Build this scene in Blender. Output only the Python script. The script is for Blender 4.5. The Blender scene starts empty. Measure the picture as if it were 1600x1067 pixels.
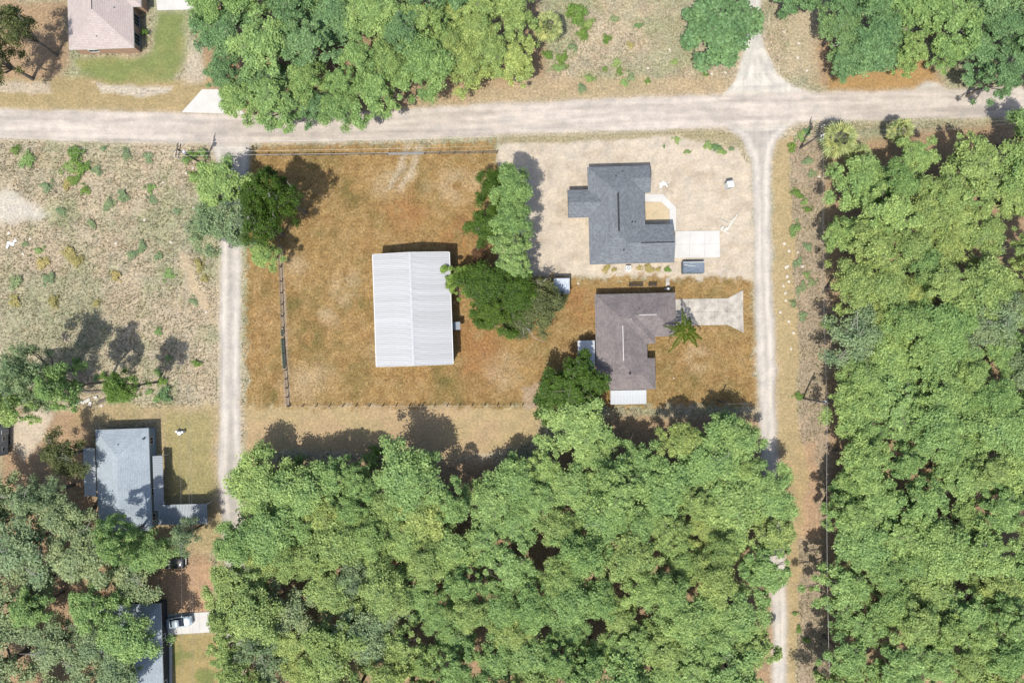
import bpy, math, random
import numpy as np
from mathutils import Vector, Matrix

R = math.radians
SC = bpy.context.scene
COL = SC.collection

# ------------------------------------------------------------------ camera, sky, sun, exposure
CAM_H = 120.0                       # height of the camera over the ground, looking straight down
cam_d = bpy.data.cameras.new('camera')
cam_d.sensor_width = 36.0
cam_d.lens = 24.0
cam_d.clip_start = 1.0
cam_d.clip_end = 6000.0
cam = bpy.data.objects.new('camera', cam_d)
cam.location = (0, 0, CAM_H)
COL.objects.link(cam)
SC.camera = cam

SUN_EL = 63.0
SH = Vector((0.43, 0.90)).normalized()          # the way shadows fall on the ground
world = bpy.data.worlds.new('World')
SC.world = world
world.use_nodes = True
wn = world.node_tree
sky = wn.nodes.new('ShaderNodeTexSky')
sky.sky_type = 'NISHITA'
sky.sun_disc = False
sky.sun_elevation = R(SUN_EL)
sky.sun_rotation = math.atan2(-SH.x, -SH.y)
sky.air_density = 1.0
sky.dust_density = 2.0
sky.ozone_density = 1.0
wn.nodes['Background'].inputs['Strength'].default_value = 0.15
wn.links.new(sky.outputs[0], wn.nodes['Background'].inputs['Color'])
sun_d = bpy.data.lights.new('sun', 'SUN')
sun_d.energy = 4.2
sun_d.angle = R(0.5)
sun_d.color = (1.0, 0.955, 0.88)
sun = bpy.data.objects.new('sun', sun_d)
COL.objects.link(sun)
sun.location = (-40, -80, 150)
ce, se = math.cos(R(SUN_EL)), math.sin(R(SUN_EL))
sun.rotation_euler = Vector((SH.x * ce, SH.y * ce, -se)).to_track_quat('-Z', 'Y').to_euler()
vs = SC.view_settings
vs.view_transform = 'Standard'
vs.look = 'None'
vs.exposure = 0.75
vs.gamma = 1.0
vs.use_curve_mapping = False
SC.cycles.max_bounces = 6
SC.cycles.diffuse_bounces = 3
SC.cycles.transmission_bounces = 3

# ------------------------------------------------------------------ plan of the place
K = 180.0 / 1600.0                   # metres on the ground for one unit of the survey plan

def G(u, v, h=0.0):
    """plan unit (u right, v down) -> metres; h: height above ground of the surveyed point"""
    s = K * (CAM_H - h) / CAM_H
    return Vector(((u - 800.0) * s, (533.5 - v) * s, h))

# ------------------------------------------------------------------ helpers: materials
def mat(name):
    m = bpy.data.materials.new(name)
    m.use_nodes = True
    nt = m.node_tree
    return m, nt, nt.nodes, nt.links, nt.nodes['Principled BSDF']

def ramp(nodes, stops):
    r = nodes.new('ShaderNodeValToRGB')
    e = r.color_ramp.elements
    while len(e) < len(stops):
        e.new(0.5)
    for k, (p, c) in enumerate(stops):
        e[k].position = p
        e[k].color = (c[0], c[1], c[2], 1)
    return r

def noise_tex(nodes, links, scale, detail=4, rough=0.6, coord='Object', stretch=None):
    tc = nodes.new('ShaderNodeTexCoord')
    n = nodes.new('ShaderNodeTexNoise')
    n.inputs['Scale'].default_value = scale
    n.inputs['Detail'].default_value = detail
    n.inputs['Roughness'].default_value = rough
    if stretch:
        mp = nodes.new('ShaderNodeMapping')
        mp.inputs['Scale'].default_value = stretch
        links.new(tc.outputs[coord], mp.inputs['Vector'])
        links.new(mp.outputs[0], n.inputs['Vector'])
    else:
        links.new(tc.outputs[coord], n.inputs['Vector'])
    return n

def mul_color(nodes, links, a, b, fac=1.0, mode='MULTIPLY'):
    mx = nodes.new('ShaderNodeMix')
    mx.data_type = 'RGBA'
    mx.blend_type = mode
    mx.inputs[0].default_value = fac
    links.new(a, mx.inputs[6])
    links.new(b, mx.inputs[7])
    return mx.outputs[2]

AL = 0.63                            # albedo scale of the built and mineral surfaces
def worn(name, col, var=0.25, scale=1.5, rough=0.7, metal=0.0, bump=0.0, bscale=20.0, stretch=None, coord='Object', spec=0.3):
    """a painted, weathered or mineral surface: one colour with uneven wear"""
    col = [c * AL for c in col]
    m, nt, N, L, P = mat(name)
    n = noise_tex(N, L, scale, 6, 0.65, coord, stretch)
    lo = [c * (1 - var) for c in col]
    hi = [min(1, c * (1 + var)) for c in col]
    r = ramp(N, [(0.3, lo), (0.7, hi)])
    L.new(n.outputs['Fac'], r.inputs[0])
    L.new(r.outputs[0], P.inputs['Base Color'])
    P.inputs['Roughness'].default_value = rough
    P.inputs['Metallic'].default_value = metal
    P.inputs['Specular IOR Level'].default_value = spec
    if bump:
        b = N.new('ShaderNodeBump')
        n2 = noise_tex(N, L, bscale, 4, 0.6, coord)
        b.inputs['Strength'].default_value = bump
        b.inputs['Distance'].default_value = 0.03
        L.new(n2.outputs['Fac'], b.inputs['Height'])
        L.new(b.outputs[0], P.inputs['Normal'])
    return m

def shingle(name, col, var=0.2, stain=(0.5, 0.5, 0.5), stain_amt=0.3):
    col = [c * AL for c in col]
    m, nt, N, L, P = mat(name)
    uv = N.new('ShaderNodeUVMap')
    br = N.new('ShaderNodeTexBrick')
    br.inputs['Scale'].default_value = 1.0
    br.inputs['Brick Width'].default_value = 0.42
    br.inputs['Row Height'].default_value = 0.26
    br.inputs['Mortar Size'].default_value = 0.022
    br.inputs['Mortar Smooth'].default_value = 0.3
    br.inputs['Bias'].default_value = 0.0
    br.inputs['Color1'].default_value = (*[c * (1 + var) for c in col], 1)
    br.inputs['Color2'].default_value = (*[c * (1 - var) for c in col], 1)
    br.inputs['Mortar'].default_value = (*[c * 0.66 for c in col], 1)
    L.new(uv.outputs[0], br.inputs['Vector'])
    n = noise_tex(N, L, 0.35, 6, 0.7)
    r = ramp(N, [(0.35, [1 - stain_amt * (1 - s) for s in stain]), (0.62, (1.06, 1.06, 1.06))])
    L.new(n.outputs['Fac'], r.inputs[0])
    c = mul_color(N, L, br.outputs['Color'], r.outputs[0])
    n3 = noise_tex(N, L, 9.0, 3, 0.7)
    r3 = ramp(N, [(0.3, (0.82, 0.82, 0.82)), (0.7, (1.18, 1.18, 1.18))])
    L.new(n3.outputs['Fac'], r3.inputs[0])
    c = mul_color(N, L, c, r3.outputs[0])
    L.new(c, P.inputs['Base Color'])
    P.inputs['Roughness'].default_value = 0.9
    P.inputs['Specular IOR Level'].default_value = 0.2
    b = N.new('ShaderNodeBump')
    b.inputs['Strength'].default_value = 0.25
    b.inputs['Distance'].default_value = 0.015
    L.new(br.outputs['Fac'], b.inputs['Height'])
    b.invert = True
    L.new(b.outputs[0], P.inputs['Normal'])
    return m

def foliage(name, col, hue=0.20, trans=0.32):
    """leaves: colour varies from leaf to leaf, from spray to spray and from plant to plant"""
    m, nt, N, L, P = mat(name)
    geo = N.new('ShaderNodeNewGeometry')
    oi = N.new('ShaderNodeObjectInfo')
    r1 = ramp(N, [(0.0, [c * 0.62 for c in col]), (0.55, col), (1.0, [col[0] * 1.50, col[1] * 1.42, col[2] * 1.6])])
    L.new(geo.outputs['Random Per Island'], r1.inputs[0])
    n = noise_tex(N, L, 0.55, 3, 0.5)
    r2 = ramp(N, [(0.3, (0.72, 0.8, 0.8)), (0.7, (1.25, 1.18, 1.1))])
    L.new(n.outputs['Fac'], r2.inputs[0])
    c = mul_color(N, L, r1.outputs[0], r2.outputs[0])
    r3 = ramp(N, [(0.0, (1 - hue * 0.45, 0.95, 0.88)), (0.5, (1.0, 1.02, 1.0)), (1.0, (1 + hue * 0.9, 1.10, 1.0))])
    L.new(oi.outputs['Random'], r3.inputs[0])
    c = mul_color(N, L, c, r3.outputs[0])
    L.new(c, P.inputs['Base Color'])
    P.inputs['Roughness'].default_value = 0.6
    P.inputs['Specular IOR Level'].default_value = 0.25
    tr = N.new('ShaderNodeBsdfTranslucent')
    L.new(c, tr.inputs['Color'])
    mx = N.new('ShaderNodeMixShader')
    mx.inputs[0].default_value = trans
    out = N['Material Output']
    L.new(P.outputs[0], mx.inputs[1])
    L.new(tr.outputs[0], mx.inputs[2])
    L.new(mx.outputs[0], out.inputs['Surface'])
    return m

M = {}
# ground: colour of the soil per place is stored on the mesh; grain and clods come from the nodes
def soil_material(name, grain=1.0):
    m, nt, N, L, P = mat(name)
    at = N.new('ShaderNodeAttribute')
    at.attribute_name = 'soil'
    n1 = noise_tex(N, L, 2.4, 6, 0.85)
    r1 = ramp(N, [(0.36, (0.46, 0.45, 0.43)), (0.50, (0.98, 0.98, 0.97)), (0.58, (1.25, 1.24, 1.22)), (0.66, (1.75, 1.74, 1.72))])
    L.new(n1.outputs['Fac'], r1.inputs[0])
    n2 = noise_tex(N, L, 0.5, 4, 0.6)
    r2 = ramp(N, [(0.3, (0.86, 0.88, 0.88)), (0.7, (1.14, 1.12, 1.08))])
    L.new(n2.outputs['Fac'], r2.inputs[0])
    g = N.new('ShaderNodeMix'); g.data_type = 'RGBA'
    g.inputs[6].default_value = (1, 1, 1, 1)
    L.new(at.outputs['Alpha'], g.inputs[0])
    L.new(r1.outputs[0], g.inputs[7])
    c = mul_color(N, L, at.outputs['Color'], g.outputs[2])
    c = mul_color(N, L, c, r2.outputs[0])
    L.new(c, P.inputs['Base Color'])
    P.inputs['Roughness'].default_value = 0.95
    P.inputs['Specular IOR Level'].default_value = 0.1
    b = N.new('ShaderNodeBump')
    b.inputs['Distance'].default_value = 0.12
    L.new(at.outputs['Alpha'], b.inputs['Strength'])
    n3 = noise_tex(N, L, 5.0, 4, 0.7)
    L.new(n3.outputs['Fac'], b.inputs['Height'])
    L.new(b.outputs[0], P.inputs['Normal'])
    return m
M['soil'] = soil_material('soil')
M['concrete'] = worn('pale_concrete', (0.56, 0.545, 0.51), 0.08, 0.5, 0.85, bump=0.1)
M['old_concrete'] = worn('weathered_concrete', (0.42, 0.385, 0.33), 0.38, 0.6, 0.9, bump=0.1)
M['white_metal'] = worn('white_roof_metal', (0.450, 0.457, 0.464), 0.12, 0.9, 0.5, 0.0, spec=0.5, stretch=(0.25, 1.6, 1))
def sheet_tone(m):
    N = m.node_tree.nodes; L = m.node_tree.links; P = N['Principled BSDF']
    src = P.inputs['Base Color'].links[0].from_socket
    oi = N.new('ShaderNodeObjectInfo')
    r = ramp(N, [(0.0, (0.91, 0.91, 0.90)), (1.0, (1.05, 1.05, 1.05))])
    L.new(oi.outputs['Random'], r.inputs[0])
    c = mul_color(N, L, src, r.outputs[0])
    n = noise_tex(N, L, 1.3, 6, 0.75, 'Object', (0.12, 2.2, 1))
    r2 = ramp(N, [(0.60, (1, 1, 1)), (0.74, (0.80, 0.76, 0.70))])
    L.new(n.outputs['Fac'], r2.inputs[0])
    L.new(mul_color(N, L, c, r2.outputs[0]), P.inputs['Base Color'])
sheet_tone(M['white_metal'])
M['awning'] = worn('white_awning_metal', (0.45, 0.475, 0.49), 0.10, 0.8, 0.5, spec=0.5)
M['grey_metal'] = worn('grey_sheet_metal', (0.20, 0.24, 0.27), 0.15, 0.8, 0.45, spec=0.5)
M['dull_metal'] = worn('littered_sheet_metal', (0.42, 0.47, 0.54), 0.5, 1.6, 0.5, spec=0.5)
M['trim'] = worn('white_trim', (0.68, 0.68, 0.66), 0.06, 1.0, 0.6)
M['barn_wall'] = worn('beige_wall_metal', (0.52, 0.50, 0.45), 0.06, 0.5, 0.6)
M['tan_wall'] = worn('tan_stucco', (0.42, 0.27, 0.18), 0.1, 0.8, 0.9)
M['brick'] = worn('red_brick', (0.30, 0.10, 0.045), 0.25, 3.0, 0.9, bump=0.3)
M['blue_wall'] = worn('blue_grey_siding', (0.24, 0.31, 0.36), 0.08, 0.8, 0.8)
M['white_wall'] = worn('white_stucco', (0.62, 0.61, 0.58), 0.06, 0.8, 0.85)
M['dark_wall'] = worn('dark_siding', (0.055, 0.06, 0.065), 0.2, 0.8, 0.8)
M['brown_roof'] = shingle('brown_shingles', (0.22, 0.19, 0.182), 0.15, (0.55, 0.55, 0.6), 0.45)
M['slate_roof'] = shingle('charcoal_shingles', (0.175, 0.190, 0.205), 0.18, (0.75, 0.75, 0.75), 0.28)
M['tan_roof'] = shingle('pale_tan_shingles', (0.47, 0.40, 0.37), 0.07, (0.8, 0.78, 0.78), 0.25)
M['blue_roof'] = shingle('pale_blue_grey_shingles', (0.36, 0.41, 0.45), 0.09, (0.7, 0.75, 0.75), 0.3)
M['ridge_white'] = worn('pale_ridge_cap', (0.50, 0.47, 0.45), 0.15, 1.5, 0.7)
M['ridge_dark'] = worn('dark_ridge_vent', (0.03, 0.032, 0.036), 0.1, 1.0, 0.8)
M['wood'] = worn('weathered_wood', (0.20, 0.165, 0.125), 0.35, 2.0, 0.9, stretch=(1, 1, 0.2))
M['dark_wood'] = worn('dark_wood', (0.05, 0.042, 0.035), 0.3, 2.0, 0.9)
M['pole_wood'] = worn('utility_pole_wood', (0.13, 0.11, 0.095), 0.3, 2.0, 0.9, stretch=(1, 1, 0.1))
M['pipe'] = worn('galvanised_pipe', (0.50, 0.52, 0.53), 0.1, 2.0, 0.4, 0.6)
M['green_pipe'] = worn('green_painted_pipe', (0.07, 0.12, 0.085), 0.2, 2.0, 0.5)
M['wire'] = worn('aluminium_wire', (0.36, 0.36, 0.35), 0.05, 1.0, 0.4, 0.3)
M['insulator'] = worn('pale_insulator', (0.62, 0.65, 0.66), 0.05, 4.0, 0.3)
M['bark'] = worn('grey_bark', (0.16, 0.135, 0.11), 0.35, 3.0, 0.95)
M['pale_bark'] = worn('pale_dead_wood', (0.30, 0.28, 0.25), 0.25, 3.0, 0.95)
M['tyre'] = worn('black_rubber', (0.02, 0.02, 0.021), 0.2, 4.0, 0.85)
M['rim'] = worn('alloy', (0.45, 0.46, 0.47), 0.05, 4.0, 0.3, 0.8)
M['silver_paint'] = worn('silver_blue_car_paint', (0.36, 0.44, 0.50), 0.03, 1.0, 0.35, 0.2, spec=0.5)
M['black_paint'] = worn('black_truck_paint', (0.022, 0.023, 0.026), 0.1, 1.0, 0.3, 0.0, spec=0.5)
M['glass'] = worn('dark_glass', (0.02, 0.026, 0.032), 0.1, 1.0, 0.08, 0.0, spec=0.6)
M['lamp'] = worn('clear_lamp_glass', (0.75, 0.76, 0.76), 0.03, 2.0, 0.15)
M['tail'] = worn('red_lamp_glass', (0.35, 0.02, 0.02), 0.05, 2.0, 0.2)
M['plastic_white'] = worn('white_plastic', (0.72, 0.73, 0.72), 0.06, 2.0, 0.5)
M['plastic_grey'] = worn('grey_plastic', (0.35, 0.37, 0.38), 0.1, 2.0, 0.5)
M['dumpster'] = worn('blue_grey_steel', (0.13, 0.165, 0.20), 0.25, 1.2, 0.6)
M['tarp'] = worn('slate_tarp', (0.15, 0.185, 0.225), 0.2, 1.5, 0.6, bump=0.6, bscale=2.5)
M['board'] = worn('bleached_boards', (0.60, 0.57, 0.51), 0.15, 3.0, 0.9)
M['stone'] = worn('pale_limestone', (0.58, 0.53, 0.45), 0.15, 4.0, 0.95)
M['camper'] = worn('weathered_white_camper', (0.36, 0.385, 0.38), 0.3, 1.2, 0.5)
LEAF = {
    'green': foliage('oak_leaves_green', (0.228, 0.338, 0.118), trans=0.48),
    'yellow': foliage('oak_leaves_yellow_green', (0.265, 0.348, 0.118), trans=0.48),
    'moss': foliage('oak_leaves_grey_green', (0.225, 0.298, 0.155), trans=0.48),
    'deep': foliage('oak_leaves_deep_green', (0.130, 0.222, 0.092), trans=0.38),
    'lush': foliage('oak_leaves_lush', (0.046, 0.088, 0.008)),
    'olive': foliage('oak_leaves_olive', (0.088, 0.104, 0.034)),
    'dead': foliage('dead_leaves', (0.110, 0.062, 0.030)),
    'straw': foliage('straw_weeds', (0.30, 0.26, 0.10)),
    'palm': foliage('palm_fronds', (0.260, 0.300, 0.120), trans=0.4),
    'queen': foliage('feather_palm_fronds', (0.092, 0.138, 0.014), trans=0.4),
    'weed': foliage('weed_leaves', (0.120, 0.200, 0.040)),
}
TINT_WORD = {'green': 'mid green', 'yellow': 'yellowish green', 'moss': 'greyish green', 'deep': 'deep green',
             'lush': 'lush dark green', 'olive': 'olive green', 'dead': 'brown withered', 'straw': 'straw yellow', 'weed': 'fresh green'}

# ------------------------------------------------------------------ helpers: meshes and things
class MB:
    def __init__(self):
        self.v = []; self.f = []; self.uv = None
    def add(self, verts, faces):
        o = len(self.v)
        self.v += [tuple(p) for p in verts]
        self.f += [tuple(i + o for i in f) for f in faces]
        return self
    def box(self, c, s, rz=0.0, taper=1.0):
        cx, cy, cz = c; sx, sy, sz = s[0] / 2, s[1] / 2, s[2] / 2
        ca, sa = math.cos(rz), math.sin(rz)
        vs_ = []
        for z, t in ((-sz, 1.0), (sz, taper)):
            for x, y in ((-sx, -sy), (sx, -sy), (sx, sy), (-sx, sy)):
                x *= t; y *= t
                vs_.append((cx + x * ca - y * sa, cy + x * sa + y * ca, cz + z))
        return self.add(vs_, [(3, 2, 1, 0), (4, 5, 6, 7), (0, 1, 5, 4), (1, 2, 6, 5), (2, 3, 7, 6), (3, 0, 4, 7)])
    def bar(self, a, b, w, h=None):
        """rectangular bar from a to b"""
        a = Vector(a); b = Vector(b); d = (b - a)
        h = h or w
        q = d.to_track_quat('X', 'Z')
        ex = q @ Vector((0, 1, 0)) * (w / 2); ez = q @ Vector((0, 0, 1)) * (h / 2)
        vs_ = [p + s * ex + t * ez for p in (a, b) for s, t in ((-1, -1), (1, -1), (1, 1), (-1, 1))]
        return self.add(vs_, [(3, 2, 1, 0), (4, 5, 6, 7), (0, 1, 5, 4), (1, 2, 6, 5), (2, 3, 7, 6), (3, 0, 4, 7)])
    def tube(self, pts, rad, n=6, cap=True):
        pts = [Vector(p) for p in pts]
        o = len(self.v)
        for i, p in enumerate(pts):
            d = (pts[min(i + 1, len(pts) - 1)] - pts[max(i - 1, 0)])
            if d.length < 1e-6: d = Vector((0, 0, 1))
            q = d.to_track_quat('Z', 'Y')
            r = rad[i] if isinstance(rad, (list, tuple)) else rad
            for k in range(n):
                a = 2 * math.pi * k / n
                self.v.append(tuple(p + q @ Vector((math.cos(a) * r, math.sin(a) * r, 0))))
        for i in range(len(pts) - 1):
            for k in range(n):
                self.f.append((o + i * n + k, o + i * n + (k + 1) % n, o + (i + 1) * n + (k + 1) % n, o + (i + 1) * n + k))
        if cap:
            self.f.append(tuple(o + k for k in reversed(range(n))))
            self.f.append(tuple(o + (len(pts) - 1) * n + k for k in range(n)))
        return self
    def prism(self, poly, z0, z1):
        n = len(poly)
        a = sum(poly[i][0] * poly[(i + 1) % n][1] - poly[(i + 1) % n][0] * poly[i][1] for i in range(n))
        if a < 0: poly = poly[::-1]
        vs_ = [(p[0], p[1], z0) for p in poly] + [(p[0], p[1], z1) for p in poly]
        fs = [tuple(reversed(range(n))), tuple(range(n, 2 * n))] + [(i, (i + 1) % n, n + (i + 1) % n, n + i) for i in range(n)]
        return self.add(vs_, fs)
    def mesh(self, name, m, smooth=False):
        me = bpy.data.meshes.new(name)
        me.from_pydata(self.v, [], self.f)
        if self.uv:
            ul = me.uv_layers.new(name='UVMap')
            i = 0
            for f in self.uv:
                for c in f:
                    ul.data[i].uv = c; i += 1
        if m: me.materials.append(m)
        if smooth:
            me.polygons.foreach_set('use_smooth', [True] * len(me.polygons))
        me.update()
        return me
    def build(self, name, m, parent=None, loc=None, smooth=False):
        return link(name, self.mesh(name, m, smooth), parent, loc)

def link(name, me, parent=None, loc=None, rz=None):
    o = bpy.data.objects.new(name, me)
    COL.objects.link(o)
    if parent: o.parent = parent
    if loc is not None: o.location = loc
    if rz is not None: o.rotation_euler = (0, 0, rz)
    return o

def tag(o, label=None, cat=None, group=None, kind=None):
    if label: o['label'] = label
    if cat: o['category'] = cat
    if group: o['group'] = group
    if kind: o['kind'] = kind
    return o

def thing(name, loc, label, cat, group=None, rz=0.0):
    o = bpy.data.objects.new(name, None)
    o.empty_display_size = 0.3
    COL.objects.link(o)
    o.location = loc
    o.rotation_euler = (0, 0, rz)
    return tag(o, label, cat, group)

def copy_tree(o, parent=None):
    c = o.copy()
    COL.objects.link(c)
    c.parent = parent
    for ch in o.children:
        copy_tree(ch, c)
    return c

# ------------------------------------------------------------------ noise on arrays
def vnoise(x, y, scale, seed):
    rs = np.random.RandomState(seed)
    g = rs.rand(256, 256)
    x = np.asarray(x) / scale + 37.3 + seed; y = np.asarray(y) / scale + 11.7
    xi = np.floor(x).astype(int); yi = np.floor(y).astype(int)
    fx = x - xi; fy = y - yi
    fx = fx * fx * (3 - 2 * fx); fy = fy * fy * (3 - 2 * fy)
    a = g[xi % 256, yi % 256]; b = g[(xi + 1) % 256, yi % 256]
    c = g[xi % 256, (yi + 1) % 256]; d = g[(xi + 1) % 256, (yi + 1) % 256]
    return (a * (1 - fx) + b * fx) * (1 - fy) + (c * (1 - fx) + d * fx) * fy

def fbm(x, y, scale, seed, oct=4):
    s = 0; t = 0; a = 1.0
    for k in range(oct):
        s = s + a * vnoise(x, y, scale / 2 ** k, seed + k * 7); t += a; a *= 0.55
    return s / t

def sdist(px, py, poly):
    """signed distance to a polygon, positive inside"""
    d = np.full(px.shape, 1e9); ins = np.zeros(px.shape, bool)
    n = len(poly)
    for i in range(n):
        x0, y0 = poly[i]; x1, y1 = poly[(i + 1) % n]
        ex, ey = x1 - x0, y1 - y0
        t = np.clip(((px - x0) * ex + (py - y0) * ey) / (ex * ex + ey * ey + 1e-9), 0, 1)
        d = np.minimum(d, np.hypot(px - x0 - t * ex, py - y0 - t * ey))
        if y0 != y1:
            c = ((y0 <= py) & (y1 > py)) | ((y1 <= py) & (y0 > py))
            ins ^= c & (px < x0 + (py - y0) / (y1 - y0) * ex)
    return np.where(ins, d, -d)

def sstep(a, b, x):
    t = np.clip((x - a) / (b - a), 0, 1)
    return t * t * (3 - 2 * t)

# ------------------------------------------------------------------ the ground
MAIN_ROAD = [(-900, 160), (0, 171), (140, 174), (290, 177), (400, 180), (560, 176), (690, 168), (800, 161), (1000, 152), (1160, 147), (1300, 145), (1460, 141), (1600, 137), (2500, 105),
             (2500, 155), (1600, 182), (1300, 188), (1240, 192), (1130, 199), (1000, 203), (800, 210), (640, 218), (480, 223), (240, 224), (100, 220), (0, 217), (-900, 205)]
WEST_LANE = [(327, 222), (392, 222), (388, 262), (380, 330), (377, 420), (375, 540), (375, 660), (379, 740), (384, 800), (380, 900), (378, 1300), (352, 1300), (352, 900), (346, 800), (341, 740), (344, 640), (344, 520), (345, 400), (342, 262)]
EAST_LANE = [(1128, 196), (1262, 188), (1232, 200), (1212, 222), (1204, 262), (1204, 340), (1206, 430), (1211, 540), (1213, 660), (1218, 760), (1226, 860), (1229, 960), (1230, 1300), (1206, 1300), (1208, 1000), (1203, 900), (1192, 760), (1187, 660), (1183, 540), (1179, 430), (1177, 330), (1174, 250), (1160, 218)]
NORTH_DRIVE = [(1126, 152), (1150, 125), (1160, 90), (1164, 55), (1158, -300), (1186, -300), (1188, 50), (1196, 78), (1215, 118), (1240, 136), (1275, 148)]
SPUR = [(1425, 143), (1440, 132), (1448, 127), (1462, 130), (1482, 140), (1500, 146), (1460, 150)]
LAWN = [(386, 228), (776, 222), (779, 431), (1176, 436), (1181, 634), (386, 636)]
SANDLOT = [(779, 214), (1000, 206), (1150, 222), (1172, 260), (1178, 440), (779, 428)]
MOWN = [(382, 634), (850, 634), (842, 690), (700, 720), (440, 700), (384, 740)]
GREEN_LAWN = [(118, 92), (215, 90), (236, 84), (250, 20), (290, 20), (288, 95), (270, 125), (180, 130), (122, 122)]
NEIGHBOUR_LAWN = [(266, 990), (362, 990), (366, 1090), (266, 1090)]
STRIP = [(1238, 215), (1285, 215), (1290, 420), (1310, 520), (1290, 600), (1300, 700), (1288, 900), (1284, 1100), (1252, 1100), (1240, 900), (1250, 700), (1240, 500)]
VERGE_E = [(1206, 225), (1236, 210), (1244, 480), (1244, 640), (1262, 740), (1250, 860), (1244, 1100), (1228, 1100), (1228, 860), (1214, 640), (1208, 430)]
LITTERS = [[(0, 640), (140, 640), (160, 830), (250, 850), (330, 860), (330, 960), (240, 960), (240, 1090), (0, 1090)],
           [(1270, 60), (1300, 40), (1460, 100), (1480, 140), (1300, 146), (1268, 130)],
           [(300, 0), (840, 0), (860, 120), (640, 172), (330, 175)],
           [(350, 720), (830, 720), (960, 650), (1200, 650), (1250, 780), (1215, 1100), (330, 1100)],
           [(1290, 230), (1700, 170), (1700, 1150), (1288, 1150)],
           [(0, 0), (106, 0), (108, 100), (90, 125), (0, 130)]]
TRACK = [(352, 800), (384, 790), (386, 1100), (340, 1100), (352, 900)]

PAVED = [[(1046, 355), (1128, 355), (1128, 408), (1046, 408)], [(1000, 298), (1060, 298), (1060, 365), (1000, 365)], [(1050, 448), (1165, 448), (1165, 524), (1050, 524)],
         [(258, 950), (333, 950), (333, 996), (258, 996)], [(260, 988), (272, 988), (272, 1100), (260, 1100)], [(236, -60), (332, -60), (330, 18), (242, 20)], [(314, 138), (342, 138), (388, 182), (280, 180)],
         [(1037, 430), (1049, 430), (1049, 450), (1037, 450)]]

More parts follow.
